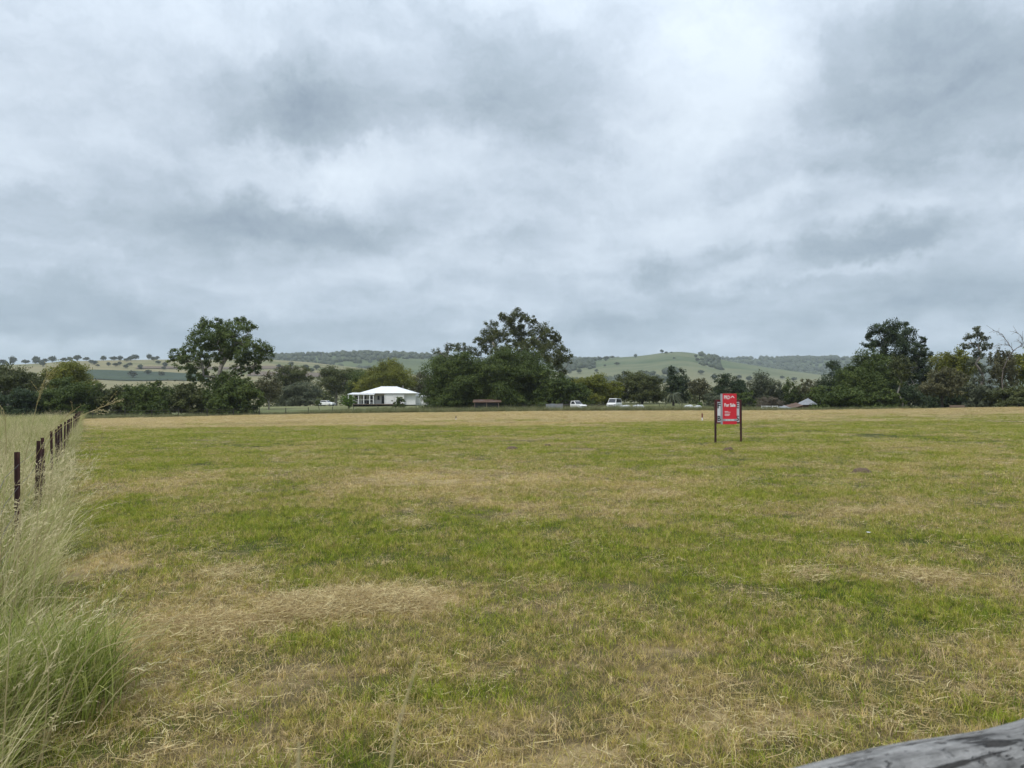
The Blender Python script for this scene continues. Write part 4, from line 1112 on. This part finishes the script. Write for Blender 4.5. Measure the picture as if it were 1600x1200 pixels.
def scatter(name, label, coll, pts, rot, scl, nvar, rng):
    me = bpy.data.meshes.new(name); n = len(pts); me.vertices.add(n); me.vertices.foreach_set("co", np.ascontiguousarray(pts, np.float32).ravel())
    a = me.attributes.new("rot", "FLOAT_VECTOR", "POINT"); a.data.foreach_set("vector", np.ascontiguousarray(rot, np.float32).ravel())
    a = me.attributes.new("scl", "FLOAT_VECTOR", "POINT"); a.data.foreach_set("vector", np.ascontiguousarray(scl, np.float32).ravel())
    a = me.attributes.new("idx", "INT", "POINT"); a.data.foreach_set("value", rng.randint(0, nvar, n).astype(np.int32))
    me.update(); o = link(name, me); ng = bpy.data.node_groups.new(name, "GeometryNodeTree")
    ng.interface.new_socket("Geometry", in_out="INPUT", socket_type="NodeSocketGeometry"); ng.interface.new_socket("Geometry", in_out="OUTPUT", socket_type="NodeSocketGeometry")
    gi = ng.nodes.new("NodeGroupInput"); go = ng.nodes.new("NodeGroupOutput"); ip = ng.nodes.new("GeometryNodeInstanceOnPoints"); ci = ng.nodes.new("GeometryNodeCollectionInfo")
    ci.inputs["Collection"].default_value = coll; ci.inputs["Separate Children"].default_value = True; ci.inputs["Reset Children"].default_value = True
    ng.links.new(gi.outputs[0], ip.inputs["Points"]); ng.links.new(ci.outputs[0], ip.inputs["Instance"]); ip.inputs["Pick Instance"].default_value = True
    for nm, typ, sock in (("idx", "INT", "Instance Index"), ("rot", "FLOAT_VECTOR", "Rotation"), ("scl", "FLOAT_VECTOR", "Scale")):
        na = ng.nodes.new("GeometryNodeInputNamedAttribute"); na.data_type = typ; na.inputs["Name"].default_value = nm
        ng.links.new([s for s in na.outputs if s.enabled][0], ip.inputs[sock])
    ng.links.new(ip.outputs[0], go.inputs[0]); md = o.modifiers.new("scatter", "NODES"); md.node_group = ng
    return tag(o, label, "grass", kind="stuff")


def turf_patch(seed, n, rad, h0, h1, w, mat, lean=.6, flatlying=False, tr=(0, 1, 1)):
    rng = np.random.RandomState(seed); r = rad * np.sqrt(rng.rand(n)); a = rng.rand(n) * 6.283
    # blades gather in little tussocks
    kc = 14; cr = rad * np.sqrt(rng.rand(kc)); ca = rng.rand(kc) * 6.283; ci = rng.randint(0, kc, n); mixf = (rng.rand(n) < .6)
    x = np.where(mixf, cr[ci] * np.cos(ca[ci]) + rng.randn(n) * .03, r * np.cos(a)); y = np.where(mixf, cr[ci] * np.sin(ca[ci]) + rng.randn(n) * .035, r * np.sin(a))
    if flatlying:
        L = .04 + .15 * rng.rand(n) ** 2; az = rng.rand(n) * 6.283; z0 = rng.rand(n) ** 2 * h1; tilt = rng.normal(.02, .16, n)
        dx, dy = np.cos(az) * L, np.sin(az) * L; wd = w * rng.uniform(.6, 1.3, n); px_, py_ = -np.sin(az) * wd / 2, np.cos(az) * wd / 2
        up = np.abs(rng.randn(n)) * .2 * wd; bend = rng.uniform(-.15, .15, n)
        mx, my, mz = x + dx * .5 - np.sin(az) * bend * L, y + dy * .5 + np.cos(az) * bend * L, z0 + np.abs(tilt) * L * .3
        ex, ey, ez = x + dx, y + dy, np.maximum(z0 + tilt * L, .002)
        V = np.stack([np.stack([x - px_, y - py_, z0 - up], 1), np.stack([x + px_, y + py_, z0 + up], 1), np.stack([mx - px_, my - py_, mz - up], 1), np.stack([mx + px_, my + py_, mz + up], 1),
                      np.stack([ex - px_ * .5, ey - py_ * .5, ez], 1), np.stack([ex + px_ * .5, ey + py_ * .5, ez], 1)], 1).reshape(-1, 3)
        i = np.arange(n)[:, None] * 6; F = np.concatenate([i + np.array([0, 1, 3, 2]), i + np.array([2, 3, 5, 4])]); return V, F, np.repeat(rng.rand(n), 6), mat
    h = rng.uniform(h0, h1, n) * np.where(mixf, rng.uniform(.6, 1.9, kc)[ci], .7); tint = tr[0] + (tr[1] - tr[0]) * np.clip(rng.rand(kc)[ci] * .45 + rng.rand(n) * .55, 0, 1) ** tr[2]
    V, F, T, _ = ribbons(np.stack([x, y, np.full(n, -.004)], 1), h, rng.uniform(.1, lean * 2, n), rng.rand(n) * 6.283, w * rng.uniform(.6, 1.3, n), 3, rng, tint=tint)
    return V, F, T, mat


def sample_ground(r0, r1, dens, rng, az=44):
    A = R(az); n = int(dens * A * (r1 * r1 - r0 * r0)); r = np.sqrt(rng.uniform(r0 * r0, r1 * r1, n)); a = rng.uniform(-A, A, n)
    x, y = r * np.sin(a), r * np.cos(a); ok = (x > fence_x(y) + .45) & (y < edge_y(x) + 1)
    return x[ok], y[ok]


def mown():
    rng = np.random.RandomState(2)
    srcs = {"g": source("short_green", [turf_patch(200 + i, 380, .34, .018, .065, .0036, "turf", .6, tr=(0, .75, 1.3)) for i in range(5)]),
            "d": source("short_dry", [turf_patch(210 + i, 340, .34, .015, .06, .0034, "turf", .8, tr=(.3, .98, .8)) for i in range(5)]),
            "h": source("hay", [turf_patch(220 + i, 150, .36, 0, .035, .0028, "hay", flatlying=True) for i in range(5)])}
    X = {"g": [], "d": [], "h": []}
    for (r0, r1, dens, sc, hd) in ((1.6, 8, 26, .9, 2.6), (8, 16, 14, 1.1, 1.8), (16, 32, 6, 1.5, 1.2), (32, 62, 2.2, 2.3, .7), (62, 135, .75, 3.6, .9)):
        for pas in (0, 1):                              # standing turf, then loose litter lying in it
            x, y = sample_ground(r0, r1, dens if pas == 0 else hd * 3, rng); n = len(x); d = dryness(x, y) + rng.randn(n) * .10
            s = sc * rng.uniform(.8, 1.25, n); tall = np.clip(1.0 / (sc ** .75), .3, 1)
            if pas == 0: kinds = np.where(d + rng.randn(n) * .12 < .44, "g", "d")
            else: kinds = np.where(rng.rand(n) < np.clip((d - .10) * 1.3, .10, 1), "h", "x")
            for k in "gdh":
                m = kinds == k; hz = s[m] * tall
                X[k].append((np.stack([x[m], y[m], G(x[m], y[m])], 1), np.stack([rng.randn(m.sum()) * .04, rng.randn(m.sum()) * .04, rng.rand(m.sum()) * 6.28], 1), np.stack([s[m], s[m], hz], 1)))
    # odd taller tussocks and stubble tufts that the mower missed
    for k, n in (("g", 620), ("d", 520)):
        x, y = sample_ground(2, 30, .6, rng); w = fbm(x, y, .8, 71, 3); o = np.argsort(-(w + rng.rand(len(x)) * .35))[:n]; x, y = x[o], y[o]; n = len(x)
        s = rng.uniform(.22, .5, n) * np.interp(y, [2, 30], [.8, 1.5]); X[k].append((np.stack([x, y, G(x, y)], 1), np.stack([rng.randn(n) * .08, rng.randn(n) * .08, rng.rand(n) * 6.28], 1), np.stack([s, s, rng.uniform(1.0, 1.9, n)], 1)))
    for k, nm, lab in (("g", "green_grass", "short mown green grass of the paddock"), ("d", "dry_grass", "short dry yellow stubble among the green grass"), ("h", "cut_hay", "loose pale cut hay lying on the mown paddock")):
        p, r, s = (np.concatenate([q[i] for q in X[k]]) for i in range(3)); scatter(nm, lab, srcs[k], p, r, s, 5, rng)
    # raked heap of dry hay and a few smaller ones
    p, r, s = [], [], []
    for (px, py, rx, ry, n, up) in ((560, 946, 110, 10, 150, .06), (470, 962, 50, 7, 36, .04), (1365, 728, 26, 3, 12, .06), (1385, 716, 18, 2, 8, .05), (1325, 800, 40, 5, 12, .04), (640, 820, 30, 6, 10, .03), (1460, 905, 50, 8, 14, .04), (1250, 900, 40, 8, 8, .03), (350, 900, 60, 10, 14, .03), (330, 985, 110, 20, 40, .03), (1190, 656, 120, 1, 70, .10), (1238, 653.5, 24, .6, 26, .14), (1500, 652, 120, 1, 40, .06), (300, 662, 120, 1, 30, .06)):
        for _ in range(n):
            q = rng.randn(2) * .55; X0, Y0 = unproj(px + q[0] * rx, py + q[1] * ry); w = math.exp(-(q ** 2).sum())
            p.append((X0, Y0, gz(X0, Y0) + rng.rand() * up * w)); r.append((rng.randn() * .1, rng.randn() * .1, rng.rand() * 6.28)); z = rng.uniform(.6, .9); s.append((z, z, 1 + w * .5))
    scatter("hay_heaps", "thicker raked mats of brown dry hay on the paddock", srcs["h"], np.array(p), np.array(r), np.array(s), 5, rng)
mown()


def tall_clump(seed, kind):
    rng = np.random.RandomState(seed)
    if kind == "straw":
        n = 18; base = np.stack([rng.randn(n) * .09, rng.randn(n) * .09, np.full(n, -.02)], 1)
        h = rng.uniform(.45, 1.2, n); V, F, T, c = ribbons(base, h, rng.uniform(.05, .6, n), rng.normal(.3, 1.1, n), rng.uniform(.0038, .006, n), 6, rng, 1.9, .35)
        Vs, Fs, Ts = [V], [F], [T]; o = len(V)
        tops = c[rng.rand(n) < .55]                     # loose seed heads on the taller stems
        q = []
        for st in tops:
            d = st[-1] - st[-2]; d /= np.linalg.norm(d)
            for k in range(9):
                p = st[-2] + (st[-1] - st[-2]) * (k / 8 * 1.5 - .3) + rng.randn(3) * .012; e = d * .03 + rng.randn(3) * .012; w = np.cross(e, rng.randn(3)); w = w / np.linalg.norm(w) * .0035
                q += [p - w, p + w, p + e + w * .3, p + e - w * .3]
        if q: q = np.array(q); Vs.append(q); Fs.append(np.arange(len(q)).reshape(-1, 4) + o); Ts.append(np.full(len(q), .85))
        nb = 22; base = np.stack([rng.randn(nb) * .1, rng.randn(nb) * .1, np.full(nb, -.02)], 1); o = sum(map(len, Vs))
        V, F, T, _ = ribbons(base, rng.uniform(.2, .6, nb), rng.uniform(.3, 1.2, nb), rng.rand(nb) * 6.28, np.full(nb, .005), 4, rng, 1.6, .4)
        Vs.append(V); Fs.append(F + o); Ts.append(T * .5)
        return np.concatenate(Vs), np.concatenate(Fs), np.concatenate(Ts), "straw"
    if kind == "leaning":                               # broad blades and stems arching over to one side
        n = 26; base = np.stack([rng.randn(n) * .07, rng.randn(n) * .07, np.full(n, -.02)], 1)
        V, F, T, _ = ribbons(base, rng.uniform(.45, 1.05, n), rng.uniform(.25, 1.15, n), rng.normal(.1, .5, n), rng.uniform(.0045, .009, n), 8, rng, 1.6, .3, tint=rng.uniform(.35, 1, n))
        return V, F, T, "mixed"
    n = 44; base = np.stack([rng.randn(n) * .085, rng.randn(n) * .085, np.full(n, -.02)], 1)
    V, F, T, _ = ribbons(base, rng.uniform(.3, .85, n) * (1 if kind == "tallgreen" else 1), rng.uniform(.15, 1.0, n), rng.normal(.2, 1.5, n), rng.uniform(.005, .0105, n), 6, rng, 1.9, .4)
    return V, F, T, kind


def tall():
    rng = np.random.RandomState(6)
    st = source("straw", [tall_clump(300 + i, "straw") for i in range(7)]); gr = source("tall_green", [tall_clump(310 + i, "tallgreen") for i in range(5)]); rk = source("rank", [tall_clump(320 + i, "rank") for i in range(5)])
    ps = {"s": [], "g": []}
    def add(k, x, y, s, hz, tilt=.12):
        n = len(x); ps[k].append((np.stack([x, y, G(x, y)], 1), np.stack([rng.randn(n) * tilt, rng.randn(n) * tilt + .06, rng.normal(0, .9, n)], 1), np.stack([s, s, s * hz], 1)))
    for (y0, y1, w0, w1, dens) in ((1.4, 5.0, -1.5, .28, 18), (5.0, 9, -3.2, .42, 14), (9, 20, -5, .38, 11), (20, 45, -9, .35, 5), (45, 100, -16, .4, 2.2)):
        n = int((y1 - y0) * (w1 - w0) * dens); y = rng.uniform(y0, y1, n); off = rng.uniform(w0, w1, n); x = fence_x(y) + off; u = rng.rand(n)
        green = u < np.interp(y, [0, 4.6, 6.5, 12, 100], [.8, .7, .42, .42, .5]); sc = rng.uniform(.55, 1.15, n) * np.interp(y, [0, 4, 7, 20, 60, 100], [.55, .62, .9, .95, 1.15, 1.5])
        edge = np.interp(off, [w1 - .35, w1], [1, .65]); sc = sc * edge * (.55 + .85 * fbm(x, y, .5, 44, 3))
        add("g", x[green], y[green], sc[green] * 1.05, np.full(green.sum(), .9)); add("s", x[~green], y[~green], sc[~green], np.interp(y[~green], [0, 50, 100], [1, .9, .7]))
    # the lush clump by the camera
    n = 42; X0, Y0 = unproj(70, 1110); x = X0 - .1 + rng.randn(n) * .2; y = Y0 + rng.randn(n) * .26; add("g", x, y, rng.uniform(.7, .95, n), np.full(n, 1.0))
    n = 12; add("s", X0 - .1 + rng.randn(n) * .25, Y0 + rng.randn(n) * .3, rng.uniform(.55, .8, n), np.full(n, 1.0), .3)
    for k, nm, lab, c, nv in (("s", "tall_straw_grass", "tall dry straw grass growing along the picket fence", st, 7), ("g", "tall_green_grass", "long green grass growing at the foot of the picket fence", gr, 5)):
        p, r, s = (np.concatenate([q[i] for q in ps[k]]) for i in range(3)); scatter(nm, lab, c, p, r, s, nv, rng)
    # thick pale seed stems standing out of the mass
    def stems(seed):
        r2 = np.random.RandomState(seed); n = 6; base = np.stack([r2.randn(n) * .12, r2.randn(n) * .12, np.full(n, -.02)], 1)
        V, F, T, c = ribbons(base, r2.uniform(.7, 1.25, n), r2.uniform(.1, .75, n), r2.normal(.2, 1.0, n), r2.uniform(.006, .010, n), 8, r2, 1.7, .35, tint=r2.uniform(.6, 1, n)); q = []
        for st in c:
            d = st[-1] - st[-2]; d /= np.linalg.norm(d)
            for k in range(16):
                p = st[-3] + (st[-1] - st[-3]) * (k / 15 * 1.15) + r2.randn(3) * .014; e = d * .05 + r2.randn(3) * .016; w = np.cross(e, r2.randn(3)); w = w / np.linalg.norm(w) * .0055
                q += [p - w * .4, p + w * .4, p + e * .6 + w, p + e]
        q = np.array(q); return np.concatenate([V, q]), np.concatenate([F, np.arange(len(q)).reshape(-1, 4) + len(V)]), np.concatenate([T, np.full(len(q), .95)]), "straw"
    sm = source("seed_stem", [stems(340 + i) for i in range(6)]); n = 75; y = rng.uniform(3.2, 15, n); x = fence_x(y) + rng.uniform(-1.2, .45, n); s = rng.uniform(.6, 1.0, n) * np.interp(y, [2, 5, 8], [.7, .9, 1])
    scatter("seed_stems", "thick pale seed stems standing in the tall grass by the pickets", sm, np.stack([x, y, G(x, y)], 1), np.stack([rng.randn(n) * .12, rng.randn(n) * .12 + .08, rng.normal(0, .6, n)], 1), np.stack([s, s, s], 1), 6, rng)
    # clumps arching out over the mown edge
    ln = source("leaning", [tall_clump(330 + i, "leaning") for i in range(6)]); n = 95; y = rng.uniform(2.6, 11, n) ; x = fence_x(y) + rng.uniform(-.1, .40, n)
    p = np.stack([x, y, G(x, y)], 1); s = rng.uniform(.45, .9, n) * np.interp(y, [2, 4, 7], [.75, .9, 1])
    scatter("arching_grass", "pale and green grass blades arching out over the mown edge by the pickets", ln, p, np.stack([rng.randn(n) * .1, rng.randn(n) * .1 + .1, rng.normal(0, .45, n)], 1), np.stack([s, s, s], 1), 6, rng)
    # unmown strip round the far edge
    n = 5200; x = rng.uniform(-75, 62, n); dy = rng.uniform(0, 1, n) ** 1.3; y = edge_y(x) + .5 + dy * np.interp(x, [-75, -50, -20, 20, 62], [14, 18, 26, 22, 14]); s = rng.uniform(1.0, 2.0, n) * np.interp(x, [-75, -40, -28, 25, 45, 62], [.7, .6, 1.0, 1.0, .6, .5])
    ok = ~((x > -28 - 3) & (x < -5) & (y > 172)); x, y, s = x[ok], y[ok], s[ok]; n = len(x)
    scatter("rank_grass", "rank unmown grass strip between the paddock and the far trees", rk, np.stack([x, y, G(x, y)], 1), np.stack([rng.randn(n) * .1, rng.randn(n) * .1, rng.rand(n) * 6.28], 1), np.stack([s * 1.3, s * 1.3, s * .85], 1), 5, rng)
tall()


def smooth_path(p, k=5):
    """Catmull-Rom through the given points"""
    q = [p[0]] + list(p) + [p[-1]]; out = []
    for i in range(1, len(q) - 2):
        for j in range(k):
            t = j / k; a, b, c, d = q[i - 1], q[i], q[i + 1], q[i + 2]
            out.append(.5 * (2 * b + (c - a) * t + (2 * a - 5 * b + 4 * c - d) * t * t + (3 * b - a - 3 * c + d) * t ** 3))
    return out + [p[-1]]


def stalks():
    """single long stems leaning out of the tall grass"""
    rng = np.random.RandomState(12); m = MB()
    def stem(pts, r=.0022, heads=0, hl=.1, branch=.05, curve=True):
        pts = [Vector(p) for p in pts]; pts = smooth_path(pts) if curve else pts; m.tube(pts, [r * (1 - .6 * i / (len(pts) - 1)) for i in range(len(pts))], 5)
        tip, prev = pts[-1], pts[max(-8, -len(pts))]; d = (tip - prev).normalized()
        for k in range(heads):
            p = prev.lerp(tip, .1 + .9 * k / max(1, heads)); v = (d + Vector(rng.randn(3)) * .28).normalized() * branch * rng.uniform(.7, 1.3)
            m.tube([p, p + v * .5, p + v], [.0012, .0010, .0008], 4)
            for j in range(5): q = p + v * (.3 + .16 * j) + Vector(rng.randn(3)) * .004; e = v.normalized() * .014; m.tube([q, q + e * .5, q + e], [.0006, .0026, .0006], 4)
    def L(*a): return [P(px, py, Y) for px, py, Y in a]
    def foot(px, Y): return onground(px, Y)
    stem([foot(28, 5.6)] + L((34, 760, 5.6), (48, 680, 5.5), (62, 615, 5.4), (76, 580, 5.3)), .003, 10, branch=.14)
    stem([foot(55, 5.6)] + L((62, 760, 5.5), (80, 685, 5.4), (118, 655, 5.2), (150, 640, 5.1), (176, 630, 5.0)), .003, 9, branch=.12)
    stem([foot(20, 6.5)] + L((40, 760, 6.4), (70, 690, 6.2), (100, 655, 6.0), (118, 640, 5.9)), .003, 7, branch=.12)
    stem([foot(60, 4.4)] + L((70, 900, 4.4), (110, 790, 4.3), (140, 715, 4.2), (166, 675, 4.1)), .0022, 4, branch=.09)
    stem([foot(80, 4.6)] + L((95, 880, 4.5), (140, 800, 4.4), (172, 775, 4.3), (196, 760, 4.2)), .0026, 4, branch=.09)
    stem([foot(40, 4.6)] + L((55, 880, 4.5), (100, 790, 4.4), (130, 765, 4.3), (160, 752, 4.2)), .0026, 3, branch=.09)
    stem([foot(90, 3.6)] + L((150, 1070, 3.5), (240, 990, 3.4), (320, 930, 3.3), (398, 870, 3.2)), .0026, 0)
    stem([foot(90, 3.4)] + L((180, 1085, 3.3), (240, 1040, 3.2), (300, 995, 3.1)), .0028, 2, branch=.05)
    stem([foot(60, 3.5)] + L((130, 1040, 3.4), (200, 1000, 3.3), (258, 990, 3.2)), .0026, 0)
    stem([foot(60, 3.5)] + L((110, 1060, 3.4), (150, 990, 3.3), (176, 955, 3.2)), .0034, 0)
    stem([foot(72, 3.5)] + L((76, 1050, 3.4), (62, 990, 3.4), (48, 938, 3.3), (130, 934, 3.3)), .0026, 0)
    stem([foot(10, 3.4)] + L((12, 1050, 3.3), (18, 960, 3.3), (40, 890, 3.2), (75, 800, 3.1)), .0030, 0)
    stem([foot(-5, 4.6)] + L((0, 880, 4.5), (6, 770, 4.4), (10, 690, 4.4), (6, 640, 4.3)), .0028, 5, branch=.1)
    # stems close to the lens
    b = onground(600, .62); stem([b] + L((604, 1240, .60), (618, 1150, .60), (640, 1075, .60), (656, 1022, .60)), .0014, 0, curve=False)
    stem([(-.17, .62, 0.02)] + L((468, 1300, .62), (466, 1200, .62), (467, 1160, .62)), .0024, 0, curve=False)
    o = m.build("seed_stalks", GRASS["straw"], None); n = len(o.data.vertices); at = o.data.attributes.new("tint", "FLOAT", "POINT"); at.data.foreach_set("value", np.full(n, .75, np.float32))
    tag(o, "long pale seed stalks leaning out of the tall grass", "grass", kind="stuff")
stalks()

# small white flower dots
def daisies():
    for (px, py, lab) in ((1357, 846, "tiny white flower alone on the open grass"), (247, 703, "tiny white flower in the green grass near the picket fence")):
        X, Y = unproj(px, py); t = tag(empty("white_flower", (X, Y, gz(X, Y))), lab, "flower")
        MB().tube([(0, 0, -.01), (.004, 0, .06), (.002, 0, .105)], .002, 5).build("stem", GRASS["tallgreen"], t)
        for k in range(8):
            a = k * math.pi / 4; c = Vector((math.cos(a), math.sin(a), 0)); s = Vector((-c.y, c.x, 0)) * .007; z = Vector((0, 0, .105))
            MB().add([z, z + c * .016 + s + Vector((0, 0, .008)), z + c * .03 + Vector((0, 0, .006)), z + c * .016 - s + Vector((0, 0, .008))], [(0, 1, 2, 3)]).build("petal", M["print"], t)
daisies()

# ------------------------------------------------------------------ haze
def haze():
    m = bpy.data.materials.new("valley_haze"); m.use_nodes = True; t = NT(m.node_tree); t.n.remove(t.n["Principled BSDF"])
    v = t.new("ShaderNodeVolumePrincipled"); v.inputs["Color"].default_value = (.80, .88, .96, 1); v.inputs["Density"].default_value = 1.1e-4; v.inputs["Anisotropy"].default_value = .3
    t.l.new(v.outputs[0], t.n["Material Output"].inputs["Volume"])
    tag(MB().box(-9200, 9200, -9200, 9200, -45, 330).build("haze", m), "thin blue grey haze over the valley", "haze", kind="stuff")
haze()
